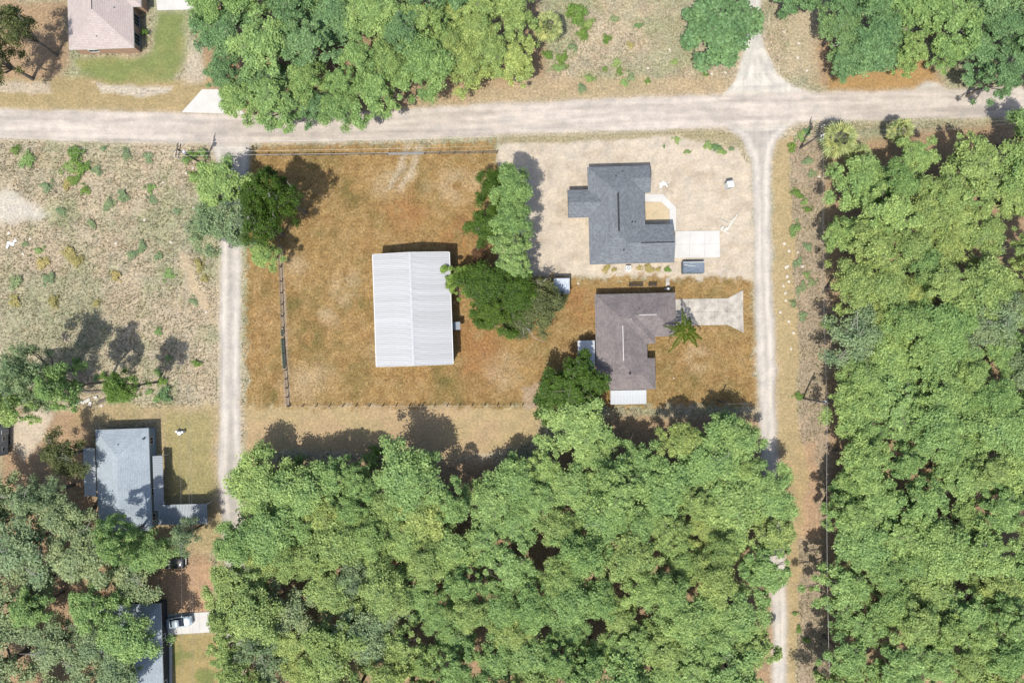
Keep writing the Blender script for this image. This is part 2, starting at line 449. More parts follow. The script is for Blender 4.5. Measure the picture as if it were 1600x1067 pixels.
def soil(px, py):
    wx = (fbm(px, py, 26, 3, 4) - 0.5) * 16; wy = (fbm(px, py, 26, 9, 4) - 0.5) * 16
    X = px + wx; Y = py + wy
    X2 = px + wx * 0.35; Y2 = py + wy * 0.35
    n1 = fbm(px, py, 60, 21, 5); n2 = fbm(px, py, 18, 31, 4); n3 = fbm(px, py, 6, 41, 3)
    n4 = fbm(px, py, 30, 51, 4)
    C = np.zeros(px.shape + (3,)); Agr = np.full(px.shape, 0.95)
    def c3(*c): return np.array(c)
    def mixc(w, col):
        C[...] = C * (1 - w[..., None]) + np.asarray(col) * w[..., None]
    C[...] = c3(0.43, 0.365, 0.26)
    mixc(sstep(0.38, 0.60, n2) * 0.85, c3(0.34, 0.305, 0.22))         # grey-brown dead weeds
    mixc(sstep(0.46, 0.64, n4) * 0.8, c3(0.28, 0.29, 0.165))         # olive patches
    mixc(sstep(0.50, 0.66, fbm(px, py, 34, 95, 4)) * 0.5, c3(0.40, 0.295, 0.205))
    mixc(sstep(0.56, 0.70, n3) * 0.35, c3(0.47, 0.40, 0.29))            # bare sandy spots
    mixc(sstep(0.56, 0.70, 1 - n3) * 0.4, c3(0.21, 0.195, 0.125))
    big = fbm(px, py, 110, 97, 5)
    mixc(sstep(0.44, 0.62, big) * 0.6, c3(0.30, 0.305, 0.19))          # broad greyish green growth
    mixc(sstep(0.54, 0.68, 1 - big) * 0.55, c3(0.45, 0.37, 0.265))     # broad straw patches
    scrub = np.ones(px.shape)
    def zone(poly, col, a, f0=-4, f1=4, gr=None, warp=True, clear=1.0):
        d = sdist(X if warp else X2, Y if warp else Y2, poly)
        w = sstep(f0, f1, d) * a
        mixc(w, col)
        scrub[...] *= 1 - w * clear
        if gr is not None: Agr[...] = Agr * (1 - w) + gr * w
        return w
    for p in LITTERS:
        zone(p, c3(0.33, 0.215, 0.13), 0.85, -10, 10, 0.8)
    zone([(1300, 90), (1450, 90), (1475, 145), (1290, 145)], c3(0.36, 0.225, 0.09), 0.8, -3, 6, 0.6)
    zone([(-300, 122), (330, 122), (330, 180), (-300, 172)], c3(0.33, 0.25, 0.125), 0.85, -4, 6, 0.6)
    zone([(640, 130), (860, 120), (1160, 120), (1160, 152), (650, 172)], c3(0.38, 0.285, 0.17), 0.7, -5, 8, 0.8)
    # left: bare grey sand patch and a faint trail
    zone([(-60, 300), (20, 298), (55, 318), (80, 335), (60, 348), (-60, 352)], c3(0.50, 0.46, 0.40), 0.85, -9, 12, 0.6)
    zone([(283, 392), (296, 400), (304, 440), (330, 478), (342, 505), (336, 508), (318, 480), (294, 448), (286, 420)], c3(0.44, 0.345, 0.23), 0.8, -3, 3, 0.6)
    # yard of the blue-grey house, tracks in the west yards
    zone([(120, 630), (345, 630), (345, 860), (235, 860), (235, 660), (110, 665)], c3(0.34, 0.255, 0.13), 0.7, -6, 8, 0.7)
    zone([(255, 640), (335, 640), (335, 780), (260, 780)], c3(0.25, 0.235, 0.09), 0.55 * 1.0, -4, 12, 0.7)
    zone([(20, 655), (75, 630), (85, 650), (55, 700), (38, 720), (18, 700)], c3(0.50, 0.43, 0.33), 0.8, -5, 6, 0.5)
    zone([(235, 900), (330, 880), (330, 958), (235, 958)], c3(0.42, 0.27, 0.17), 0.8, -4, 6, 0.6)
    zone([(1240, 20), (1280, 20), (1280, 130), (1225, 110)], c3(0.40, 0.33, 0.22), 0.7, -5, 6, 0.8)
    w = zone(STRIP, c3(0.33, 0.255, 0.185), 0.8, -4, 5, 0.95, clear=0.1)
    zone([(1240, 690), (1275, 690), (1285, 840), (1250, 840), (1230, 760)], c3(0.40, 0.265, 0.165), 0.8, -6, 8, 0.7)
    zone(VERGE_E, c3(0.37, 0.285, 0.155), 0.9, -3, 3, 0.6)
    # new-build plot: graded bare sand
    w = zone(SANDLOT, c3(0.50, 0.43, 0.345), 0.95, -4, 4, 0.35)
    mixc(w * sstep(0.45, 0.7, n1) * 0.6, c3(0.46, 0.40, 0.33))
    mixc(w * sstep(0.56, 0.72, n2) * 0.55, c3(0.38, 0.31, 0.23))
    mixc(w * sstep(0.55, 0.68, n3) * 0.35, c3(0.60, 0.52, 0.41))
    trk_ = fbm(px * 0.12 + py * 0.05, py, 4, 66, 3)
    mixc(w * sstep(0.55, 0.7, trk_) * 0.45 * sstep(1015, 1060, px), c3(0.43, 0.345, 0.25))
    for cx, cy, rr in ((1075, 262, 22), (1130, 300, 18), (850, 372, 22), (868, 350, 14), (1155, 320, 18), (900, 400, 20), (1140, 400, 24)):
        mixc(w * sstep(0, 1, 1 - np.hypot(X - cx, (Y - cy) * 1.6) / rr) * 0.6, c3(0.37, 0.30, 0.225))
    zone([(1006, 315), (1034, 316), (1046, 328), (1046, 346), (1006, 346)], c3(0.52, 0.42, 0.27), 0.9, -2, 2, 0.2, False)
    zone([(780, 207), (1010, 200), (1120, 202), (1165, 222), (1166, 236), (1120, 228), (1050, 210), (960, 218), (780, 226)], c3(0.30, 0.26, 0.15), 0.85, -3, 3, 0.9)
    # the mown strip south of the lot
    w = zone(MOWN, c3(0.40, 0.285, 0.165), 0.92, -5, 5, 0.55)
    mixc(w * sstep(0.45, 0.65, n1) * 0.6, c3(0.36, 0.29, 0.15))
    # the lot: dry brown turf
    dl = sdist(X2, Y2, LAWN) + (n3 - 0.5) * 22 + (n2 - 0.5) * 10
    w = sstep(-4, 5, dl)
    mixc(w, c3(0.315, 0.205, 0.086)); scrub[...] *= 1 - w; Agr[...] = Agr * (1 - w) + 0.95 * w
    n5 = fbm(px, py, 8, 91, 3); n6 = fbm(px, py, 45, 77, 5)
    mixc(w * sstep(0.40, 0.66, n1) * 0.6, c3(0.270, 0.190, 0.080))
    mixc(w * sstep(0.48, 0.68, n6) * 0.5, c3(0.290, 0.168, 0.072))
    mixc(w * sstep(0.52, 0.72, n4) * 0.55, c3(0.180, 0.145, 0.054))
    mixc(w * sstep(0.54, 0.70, n5) * 0.5, c3(0.36, 0.25, 0.125))
    mixc(w * sstep(0.54, 0.70, 1 - n5) * 0.5, c3(0.195, 0.120, 0.048))
    def blob(cx, cy, r, col, a):
        q = np.hypot(px + wx * 2.2 - cx, py + wy * 2.2 - cy) / r
        mixc(sstep(0.0, 1.0, 1 - q) * a * w * sstep(0.25, 0.6, n2), col)
    for cx, cy, r in ((490, 530, 26), (545, 300, 24), (668, 295, 18), (455, 480, 22), (700, 600, 30), (560, 470, 30), (1140, 442, 12), (1082, 595, 18), (430, 620, 14)):
        blob(cx, cy, r * 1.6, c3(0.125, 0.112, 0.036), 0.8)
    for cx, cy, r in ((735, 520, 40), (760, 560, 40), (700, 450, 26), (720, 370, 34), (900, 470, 40), (640, 330, 40)):
        blob(cx, cy, r * 1.6, c3(0.30, 0.150, 0.062), 0.7)
    for cx, cy, r in ((515, 495, 14), (540, 445, 26), (480, 600, 34), (788, 580, 30), (745, 285, 18), (600, 545, 26), (1090, 560, 20), (612, 290, 26), (700, 290, 30), (465, 410, 20), (640, 270, 14)):
        blob(cx, cy, r * 1.6, c3(0.40, 0.30, 0.175), 0.9)
    # worn wheel tracks at the north gate, sandy line under the west fence
    zone([(633, 222), (644, 222), (634, 258), (618, 292), (606, 298), (622, 262)], c3(0.46, 0.40, 0.31), 0.6, -5, 5, 0.9)
    zone([(652, 222), (664, 222), (650, 262), (634, 296), (624, 294), (640, 262)], c3(0.46, 0.40, 0.31), 0.6, -5, 5, 0.9)
    zone([(435, 385), (442, 385), (447, 500), (451, 580), (455, 636), (446, 636), (440, 520)], c3(0.34, 0.27, 0.20), 0.9, -2, 2, 0.7, False)
    zone([(816, 603), (838, 598), (850, 636), (816, 636)], c3(0.36, 0.27, 0.19), 0.85, -3, 3, 0.5)
    # green lawns
    w = zone(GREEN_LAWN, c3(0.165, 0.205, 0.065), 0.9, -8, 8, 0.5)
    mixc(w * sstep(0.5, 0.7, n1) * 0.5, c3(0.30, 0.26, 0.11))
    w = zone(NEIGHBOUR_LAWN, c3(0.31, 0.245, 0.11), 0.95, -2, 2, 0.5, False)
    mixc(w * sstep(0.45, 0.65, n4) * 0.9, c3(0.15, 0.18, 0.06))
    zone([(140, 132), (235, 134), (272, 134), (268, 142), (235, 149), (160, 148)], c3(0.50, 0.45, 0.38), 0.75, -2, 3, 1.0)
    zone([(-20, 127), (80, 126), (82, 146), (-20, 143)], c3(0.46, 0.39, 0.31), 0.75, -3, 4, 0.8)
    zone([(300, 60), (316, 70), (318, 130), (290, 132), (288, 110)], c3(0.47, 0.40, 0.32), 0.7, -5, 6, 0.8)
    # dirt roads, with streaks along the way they are driven
    sx = fbm(px * 0.10, py, 7, 61, 4); sy = fbm(px, py * 0.10, 5, 63, 4)
    rd = {}
    def road(name, poly, col, streak, f=2.2):
        d = sdist(X2, Y2, poly)
        w = sstep(-f, f, d)
        mixc(sstep(-9, 2, d) * 0.5, c3(0.45, 0.385, 0.30))
        st = (0.80 + 0.40 * streak) * (0.95 + 0.1 * n2)
        if 'lane' in name:
            st = st * (1 + 0.12 * np.exp(-((d - 7.5) / 2.6) ** 2) - 0.20 * sstep(10, 14.5, d) * (0.3 + n2) - 0.15 * sstep(5, 1, d))
        else:
            st = st * (1 - 0.12 * sstep(0.5, 0.62, fbm(px * 0.16, py, 11, 69, 3)))
            dd = d + (fbm(px, py, 90, 73, 2) - 0.5) * 8
            for q_ in (6.5, 12.0, 17.5): st = st * (1 + (0.06 if q_ != 12.0 else -0.10) * np.exp(-((dd - q_) / 2.0) ** 2) * (0.4 + n2))
        colr = np.asarray(col)[None, :] * st.reshape(-1, 1) if px.ndim == 1 else np.asarray(col) * st[..., None]
        C[...] = C * (1 - w[..., None]) + colr * w[..., None]
        Agr[...] = Agr * (1 - w) + 0.22 * w
        scrub[...] *= 1 - sstep(-6, 1, d)
        rd[name] = d
    road('west_lane', WEST_LANE, (0.475, 0.435, 0.39), sy)
    road('east_lane', EAST_LANE, (0.48, 0.44, 0.395), sy)
    road('north_drive', NORTH_DRIVE, (0.54, 0.51, 0.46), sy)
    road('spur', SPUR, (0.50, 0.46, 0.41), sx)
    road('main_road', MAIN_ROAD, (0.485, 0.43, 0.38), sx)
    for p_ in PAVED: scrub[...] *= 1 - sstep(-5, -2, sdist(px, py, p_))
    C[...] *= AL
    return C, Agr, scrub, rd

def axis(lo, hi, step, outer):
    a = np.arange(lo, hi + step * 0.5, step)
    return np.concatenate([-np.array(outer[::-1]) , a, np.array(outer)])
STEP = 0.36
OUT = [125, 160, 240, 400, 800, 2000]
gx = axis(-108, 108, STEP, OUT); gy = axis(-74, 74, STEP, [92, 120, 200, 400, 800, 2000])
GX, GY = np.meshgrid(gx, gy, indexing='xy')
PX = GX / K + 800; PY = 533.5 - GY / K
SOIL, GRAIN, SCRUB, ROADS = soil(PX, PY)
relief = (fbm(GX, GY, 9, 5, 4) - 0.5) * 0.10 * np.clip(SCRUB, 0, 1)

def sheet(name, cells, z, m):
    """mesh of the chosen grid cells (all of them for the ground)"""
    ny, nx = GX.shape
    idx = np.arange(nx * ny).reshape(ny, nx)
    q = np.stack([idx[:-1, :-1], idx[:-1, 1:], idx[1:, 1:], idx[1:, :-1]], -1)[cells]
    used, inv = np.unique(q, return_inverse=True)
    inv = inv.reshape(q.shape)
    zz = relief.ravel()[used] + z
    co = np.stack([GX.ravel()[used], GY.ravel()[used], zz], -1).astype(np.float32)
    me = bpy.data.meshes.new(name)
    me.vertices.add(len(co)); me.vertices.foreach_set('co', co.ravel())
    me.loops.add(q.size); me.loops.foreach_set('vertex_index', inv.ravel().astype(np.int32))
    me.polygons.add(len(q)); me.polygons.foreach_set('loop_start', np.arange(0, q.size, 4, dtype=np.int32))
    me.update(calc_edges=True)
    at = me.attributes.new('soil', 'FLOAT_COLOR', 'POINT')
    c = np.concatenate([SOIL.reshape(-1, 3)[used], GRAIN.ravel()[used][:, None]], -1).astype(np.float32)
    at.data.foreach_set('color', c.ravel())
    me.polygons.foreach_set('use_smooth', np.ones(len(q), bool))
    me.materials.append(m)
    o = link(name, me)
    return tag(o, kind='structure')

allc = np.ones((GX.shape[0] - 1, GX.shape[1] - 1), bool)
tag(sheet('ground', allc, 0.0, M['soil']), 'dry sandy ground with scrub, leaf litter and mown turf')
def cellmask(d): return (d[:-1, :-1] > 0) & (d[1:, 1:] > 0) & (d[1:, :-1] > 0) & (d[:-1, 1:] > 0)
taken = np.zeros_like(allc)
for nm, key, lab in (('dirt_road', 'main_road', 'wide pale dirt road with wheel streaks'), ('dirt_lane', 'west_lane', 'narrow sandy lane along the west side of the fenced lot'),
                     ('dirt_lane', 'east_lane', 'narrow sandy lane between the driveways and the eastern woods'), ('gravel_drive', 'north_drive', 'pale gravel drive flaring onto the dirt road'),
                     ('gravel_spur', 'spur', 'short pale gravel pull-in under the trees')):
    cm = cellmask(ROADS[key]) & ~taken
    if key == 'main_road': pass
    taken |= cm
    tag(sheet(nm, cm, 0.005, M['soil']), lab)

def inside(u, v, poly):
    return sdist(np.array([float(u)]), np.array([float(v)]), poly)[0]

# ------------------------------------------------------------------ concrete slabs
def slabs(name, polys, z, m, label, gap=0.014):
    """paving of cast slabs, each slab a piece with open joints"""
    c = G(sum(p[0] for p in polys[0]) / len(polys[0]), sum(p[1] for p in polys[0]) / len(polys[0]))
    o = bpy.data.objects.new(name, None); COL.objects.link(o); o.location = (c.x, c.y, 0)
    tag(o, label, kind='structure')
    for p in polys:
        q = [G(a, b) - c for a, b in p]
        cx = sum(t.x for t in q) / len(q); cy = sum(t.y for t in q) / len(q)
        q2 = []
        for t in q:
            d = Vector((t.x - cx, t.y - cy)); l = d.length
            d *= (l - gap) / l
            q2.append((cx + d.x, cy + d.y))
        MB().prism(q2, 0.0, z).build('slab', m, o)
    return o

def split_quad(a, b, c, d, nu, nv):
    def lerp(p, q, t): return (p[0] + (q[0] - p[0]) * t, p[1] + (q[1] - p[1]) * t)
    out = []
    for i in range(nu):
        for j in range(nv):
            def pt(u, v): return lerp(lerp(a, b, u), lerp(d, c, u), v)
            out.append([pt(i / nu, j / nv), pt((i + 1) / nu, j / nv), pt((i + 1) / nu, (j + 1) / nv), pt(i / nu, (j + 1) / nv)])
    return out

slabs('driveway', split_quad((1056, 361.5), (1124, 360.5), (1125, 402), (1052, 403.5), 3, 2), 0.10, M['concrete'], 'bright new concrete driveway of the charcoal-roofed house')
slabs('front_walk', [[(1004, 303), (1035.5, 304), (1033, 315.7), (1004, 315)], [(1035.5, 304), (1056, 323.7), (1046, 328), (1033, 315.7)],
                     [(1056, 323.7), (1056, 361), (1046, 361), (1046, 328)]], 0.10, M['concrete'], 'bent bright concrete walk to the charcoal-roofed house')
slabs('driveway', split_quad((1055, 467.5), (1137, 466), (1137, 508), (1055, 508.5), 4, 2) + [[(1137, 466), (1161, 453), (1161, 488), (1137, 487)], [(1137, 487), (1161, 488), (1162, 520), (1137, 508)]],
      0.09, M['old_concrete'], 'weathered flared concrete driveway of the brown-roofed house', 0.016)
slabs('driveway', split_quad((262, 959), (328, 955), (329, 987), (262, 991), 4, 1), 0.09, M['concrete'], 'white concrete driveway under the silver car')
slabs('garden_walk', [[(264.5, 991), (268.5, 991), (269, 1010), (265, 1010)], [(265, 1010), (269, 1010), (269, 1040), (265, 1040)], [(265, 1040), (269, 1040), (269, 1090), (265, 1090)]],
      0.09, M['concrete'], 'thin white walk along the shaded south-west house')
slabs('driveway', split_quad((238, -60), (330, -60), (326, 15), (246, 17), 3, 2), 0.09, M['concrete'], 'white concrete drive beside the tan-roofed house')
slabs('culvert_apron', [[(316, 140), (340, 140), (384, 179), (284, 176)]], 0.08, M['concrete'], 'pale concrete driveway apron under the edge of the woods')
slabs('doorstep', [[(1040, 434), (1046, 434), (1046, 447), (1040, 447)]], 0.08, M['old_concrete'], 'small grey concrete path north of the brown-roofed house')

# ------------------------------------------------------------------ buildings
def clip(poly, A, B, C):
    out = []
    n = len(poly)
    for i in range(n):
        p = poly[i]; q = poly[(i + 1) % n]
        fp = A * p[0] + B * p[1] + C; fq = A * q[0] + B * q[1] + C
        if fp >= -1e-9: out.append(p)
        if (fp > 1e-9 and fq < -1e-9) or (fp < -1e-9 and fq > 1e-9):
            t = fp / (fp - fq)
            out.append((p[0] + (q[0] - p[0]) * t, p[1] + (q[1] - p[1]) * t))
    return out

def area(p):
    return abs(sum(p[i][0] * p[(i + 1) % len(p)][1] - p[(i + 1) % len(p)][0] * p[i][1] for i in range(len(p)))) / 2 if len(p) > 2 else 0

def roof_facets(rects, s):
    """equal-pitch hip/gable roof over overlapping rectangles; returns (convex piece, plane, eave direction)"""
    PL = []
    for (x0, y0, x1, y1, gab) in rects:
        pl = []
        if 'l' not in gab: pl.append((s, 0, -s * x0, 'l'))
        if 'r' not in gab: pl.append((-s, 0, s * x1, 'r'))
        if 'b' not in gab: pl.append((0, s, -s * y0, 'b'))
        if 't' not in gab: pl.append((0, -s, s * y1, 't'))
        PL.append(pl)
    res = []
    for i, (x0, y0, x1, y1, gab) in enumerate(rects):
        for k, pk in enumerate(PL[i]):
            P = [(x0, y0), (x1, y0), (x1, y1), (x0, y1)]
            for m_, pm in enumerate(PL[i]):
                if m_ != k: P = clip(P, pm[0] - pk[0], pm[1] - pk[1], pm[2] - pk[2])
            pieces = [P] if area(P) > 1e-4 else []
            for j, (u0, v0, u1, v1, g2) in enumerate(rects):
                if j == i: continue
                hp = [(1, 0, -u0), (-1, 0, u1), (0, 1, -v0), (0, -1, v1)]
                skip = False
                for pm in PL[j]:
                    d = (pm[0] - pk[0], pm[1] - pk[1], pm[2] - pk[2])
                    if max(abs(t) for t in d) < 1e-7:
                        if j > i: skip = True
                        continue
                    hp.append(d)
                if skip: continue
                nxt = []
                for Q in pieces:
                    rem = Q
                    for (a, b, c) in hp:
                        o = clip(rem, -a, -b, -c)
                        if area(o) > 1e-4: nxt.append(o)
                        rem = clip(rem, a, b, c)
                        if area(rem) < 1e-4: rem = []; break
                pieces = nxt
            if pieces: res.append((pieces, pk))
    return res

def offset_poly(poly, d):
    n = len(poly)
    a = sum(poly[i][0] * poly[(i + 1) % n][1] - poly[(i + 1) % n][0] * poly[i][1] for i in range(n))
    if a < 0: poly = poly[::-1]
    out = []
    for i in range(n):
        p0, p1, p2 = Vector(poly[i - 1]), Vector(poly[i]), Vector(poly[(i + 1) % n])
        d1 = (p1 - p0).normalized(); d2 = (p2 - p1).normalized()
        n1 = Vector((-d1.y, d1.x)); n2 = Vector((-d2.y, d2.x))
        b = n1 + n2
        out.append(tuple(p1 + b * (d / max(0.3, b.dot(n1)))))
    return out

def window_part(house, p, t, nrm, w, h, zc, name='window', frame=None, pane=None, bars=1):
    """opening on a wall: frame ring proud of the wall, pane set back in it"""
    frame = frame or M['trim']; pane = pane or M['glass']
    p = Vector((p[0], p[1], zc)); t = Vector((t[0], t[1], 0)); nn = Vector((nrm[0], nrm[1], 0)); z = Vector((0, 0, 1))
    fr = MB(); fw = 0.09
    def slab(mb, c, su, sv, dp):
        vs_ = [c + t * (a * su / 2) + z * (b * sv / 2) + nn * e for e in (0, dp) for a, b in ((-1, -1), (1, -1), (1, 1), (-1, 1))]
        mb.add(vs_, [(3, 2, 1, 0), (4, 5, 6, 7), (0, 1, 5, 4), (1, 2, 6, 5), (2, 3, 7, 6), (3, 0, 4, 7)])
    base = p + nn * 0.004
    slab(fr, base + z * (h / 2), w + fw, fw, 0.07); slab(fr, base - z * (h / 2), w + fw, fw, 0.09)
    slab(fr, base + t * (w / 2), fw, h - fw, 0.07); slab(fr, base - t * (w / 2), fw, h - fw, 0.07)
    for b in range(1, bars):
        slab(fr, base + t * (w * (b / bars - 0.5)), fw * 0.6, h - fw, 0.06)
    f = fr.build(name, frame, house)
    pm = MB(); slab(pm, base, w - fw, h - fw, 0.03)
    pm.build('pane' if name == 'window' else 'door_leaf', pane, f)
    return f

def house(name, u, v, rz, rects, outline, eave, slope, over, wall, roof, label, trim, openings=(), ridge=(), vents=(), gables=()):
    """rects and outline: plan units from the house's own corner (x right, y down), measured at eave height"""
    s = K * (CAM_H - eave) / CAM_H
    o = thing(name, (G(u, v, eave).x, G(u, v, eave).y, 0), label, 'house', None, R(rz))
    rc = [(x0 * s, -y1 * s, x1 * s, -y0 * s, g) for (x0, y0, x1, y1, g) in rects]
    ol = [(x * s, -y * s) for x, y in outline]
    wp = offset_poly(ol, over)
    MB().prism(wp, 0.0, eave - 0.12).build('wall', wall, o)
    MB().prism(offset_poly(ol, 0.03), eave - 0.118, eave - 0.06).build('soffit', trim, o)
    fa = MB()
    n = len(ol)
    inn = offset_poly(ol, 0.03)
    oo = offset_poly(ol, 0.0)
    for i in range(n):
        a, b = oo[i], oo[(i + 1) % n]; c, d = inn[(i + 1) % n], inn[i]
        fa.add([(a[0], a[1], eave - 0.2), (b[0], b[1], eave - 0.2), (c[0], c[1], eave - 0.2), (d[0], d[1], eave - 0.2),
                (a[0], a[1], eave - 0.004), (b[0], b[1], eave - 0.004), (c[0], c[1], eave - 0.004), (d[0], d[1], eave - 0.004)],
               [(3, 2, 1, 0), (4, 5, 6, 7), (0, 1, 5, 4), (1, 2, 6, 5), (2, 3, 7, 6), (3, 0, 4, 7)])
    fa.build('fascia', trim, o)
    ro = None
    for pieces, pk in roof_facets(rc, slope):
        mb = MB(); mb.uv = []
        for P in pieces:
            a = sum(P[i][0] * P[(i + 1) % len(P)][1] - P[(i + 1) % len(P)][0] * P[i][1] for i in range(len(P)))
            if a < 0: P = P[::-1]
            vs_ = [(x, y, eave + pk[0] * x + pk[1] * y + pk[2]) for x, y in P]
            mb.add(vs_, [tuple(range(len(P)))])
            k = math.sqrt(1 + slope * slope)
            mb.uv.append([((y, x * k) if pk[3] in 'lr' else (x, y * k)) for x, y in P])
        mb.build('roof_slope', roof, o)
    for (x0, y0, x1, y1, g) in rc:                         # gable ends
        h = slope * ((y1 - y0) if ('l' in g or 'r' in g) else (x1 - x0)) / 2
        for sd in g:
            gm = MB(); e = over * 0.6
            if sd in 'lr':
                x = x0 + e if sd == 'l' else x1 - e
                pts = [(x, y0 + 0.02, eave - 0.002), (x, y1 - 0.02, eave - 0.002), (x, (y0 + y1) / 2, eave + h - 0.02)]
                dx = 0.08 if sd == 'l' else -0.08
                gm.add(pts + [(p[0] + dx, p[1], p[2]) for p in pts], [(0, 1, 2), (5, 4, 3), (0, 3, 4, 1), (1, 4, 5, 2), (2, 5, 3, 0)])
            gm.build('gable_wall', wall, o)
            rk = MB()
            xe = x0 if sd == 'l' else x1
            ym = (y0 + y1) / 2
            rk.bar((xe, y0, eave - 0.08), (xe, ym, eave + h - 0.08), 0.04, 0.18)
            rk.bar((xe, y1, eave - 0.08), (xe, ym, eave + h - 0.08), 0.04, 0.18)
            rk.build('rake_board', trim, o)
    def rz_at(x, y):
        best = 0
        for (x0, y0, x1, y1, g) in rc:
            if x0 - 1e-6 <= x <= x1 + 1e-6 and y0 - 1e-6 <= y <= y1 + 1e-6:
                hs = []
                if 'l' not in g: hs.append(x - x0)
                if 'r' not in g: hs.append(x1 - x)
                if 'b' not in g: hs.append(y - y0)
                if 't' not in g: hs.append(y1 - y)
                best = max(best, slope * min(hs))
        return eave + best
    for (xa, ya, xb, yb, m, w) in ridge:
        xa, ya, xb, yb = xa * s, -ya * s, xb * s, -yb * s
        MB().bar((xa, ya, rz_at(xa, ya) + 0.03), (xb, yb, rz_at(xb, yb) + 0.03), w, 0.08).build('ridge_cap', m, o)
    for (x, y, r, hgt, m) in vents:
        x, y = x * s, -y * s; z = rz_at(x, y)
        vt = MB().tube([(x, y, z - 0.1), (x, y, z + hgt), (x, y, z + hgt + 0.01), (x, y, z + hgt + 0.1)], [r * 0.7, r * 0.7, r, r * 0.9], 10)
        vt.build('roof_vent', m, o)
    m_ = len(wp)
    for (ei, t, w, h, zc, kind) in openings:
        a = Vector(wp[ei % m_]); b = Vector(wp[(ei + 1) % m_])
        d = (b - a).normalized(); nr = Vector((d.y, -d.x))
        p = a + (b - a) * t
        if kind == 'door': window_part(o, p, d, nr, w, h, zc, 'door', M['trim'], M['wood'])
        elif kind == 'garage': window_part(o, p, d, nr, w, h, zc, 'garage_door', M['trim'], M['white_wall'])
        elif kind == 'screen': window_part(o, p, d, nr, w, h, zc, 'window', M['blue_wall'], M['glass'], 3)
        else: window_part(o, p, d, nr, w, h, zc, 'window', M['trim'], M['glass'], 2)
    return o, s, rz_at

def std_openings(n, skip=()):
    out = []
    for e in range(n):
        if e in skip: continue
        out.append((e, 0.5, 1.3, 1.1, 1.5, 'win'))
    return out

# the brown-roofed house on the lot
OLB = [(0, 0), (126, 0), (126, 68), (93, 68), (93, 79), (80, 79), (80, 101.5), (92, 101.5), (92, 150), (0, 150)]
# offset_poly turns the outline so that it runs anticlockwise seen from above
hb, sb, _ = house('brick_house', 929.3, 460.0, 1.3,
      [(0, 0, 80, 150, ''), (0, 0, 126, 68, ''), (0, 0, 93, 79, ''), (0, 101.5, 92, 150, '')], OLB, 2.75, 0.40, 0.45, M['brick'], M['brown_roof'],
      'red brick house with stained brown hip roof and white ridge strips', M['trim'],
      openings=[(0, 0.25, 1.4, 1.1, 1.5, 'win'), (0, 0.75, 1.4, 1.1, 1.5, 'win'), (1, 0.5, 1.6, 1.2, 1.5, 'win'), (3, 0.5, 0.95, 2.0, 1.06, 'door'), (6, 0.5, 1.5, 1.1, 1.5, 'win'),
                (7, 0.5, 4.6, 2.1, 1.12, 'garage'), (8, 0.3, 1.4, 1.1, 1.5, 'win'), (8, 0.7, 1.4, 1.1, 1.5, 'win'), (9, 0.3, 1.4, 1.1, 1.5, 'win'), (9, 0.7, 1.4, 1.1, 1.5, 'win')],
      ridge=[(66, 34, 93, 34, M['ridge_white'], 0.14), (40, 50, 40, 104, M['ridge_white'], 0.15)],
      vents=[(50, 124, 0.22, 0.3, M['ridge_dark']), (67, 24, 0.10, 0.2, M['ridge_dark']), (53, 40, 0.08, 0.18, M['pipe']), (44, 72, 0.08, 0.15, M['ridge_dark']), (44, 99, 0.08, 0.15, M['ridge_dark'])])

# the new charcoal-roofed house
OLC = [(0, 0), (97.5, 0), (97.5, 42), (88, 42), (88, 92), (131.5, 92), (131.5, 152), (0, 152), (0, 78), (-32, 78), (-32, 35), (0, 35)]
house('stucco_house', 917.7, 261.4, 1.5,
      [(0, 0, 88, 152, ''), (0, 0, 97.5, 42, 'r'), (0, 92, 131.5, 152, 'r'), (-32, 35, 44, 78, 'l')], OLC, 2.9, 0.40, 0.4, M['white_wall'], M['slate_roof'],
      'new house with charcoal shingle roof and wings on bare sand', M['dark_wall'],
      openings=[(7, 0.5, 0.95, 2.0, 1.06, 'door'), (5, 0.5, 4.8, 2.1, 1.12, 'garage'), (1, 0.5, 1.6, 1.3, 1.5, 'win'), (3, 0.5, 1.4, 1.2, 1.5, 'win'), (4, 0.3, 1.6, 1.2, 1.5, 'win'),
                (4, 0.7, 1.6, 1.2, 1.5, 'win'), (9, 0.5, 1.6, 1.2, 1.5, 'win'), (10, 0.3, 1.6, 1.2, 1.5, 'win'), (10, 0.7, 1.6, 1.2, 1.5, 'win'), (6, 0.5, 1.2, 1.2, 1.5, 'win')],
      ridge=[(44, 45, 44, 104, M['ridge_dark'], 0.3), (78, 122, 129, 122, M['ridge_dark'], 0.16)],
      vents=[(43, 17, 0.13, 0.2, M['ridge_dark']), (54, 9, 0.12, 0.2, M['ridge_dark']), (66, 89, 0.14, 0.2, M['ridge_dark']), (71, 89, 0.12, 0.2, M['ridge_dark']), (52, 132, 0.13, 0.2, M['ridge_dark'])])

# the tan-roofed house at the north-west
house('stucco_house', 104.0, -40.0, 1.8,
      [(0, -60, 102, 118, ''), (0, -60, 115, 54, '')], [(0, -60), (115, -60), (115, 54), (102, 54), (102, 118), (0, 118)], 3.0, 0.40, 0.4, M['tan_wall'], M['tan_roof'],
      'tan stucco house with pale tan hip roof and blue-framed windows', M['trim'],
      openings=[(0, 0.28, 1.6, 0.9, 1.4, 'win'), (1, 0.25, 1.9, 2.0, 1.45, 'screen'), (1, 0.72, 1.9, 2.0, 1.45, 'screen'), (3, 0.5, 2.0, 1.3, 1.5, 'screen')],
      ridge=[(50, 20, 50, 66, M['ridge_dark'], 0.14)],
      vents=[(48, 102, 0.1, 0.2, M['pipe']), (78, 60, 0.1, 0.2, M['pipe'])])

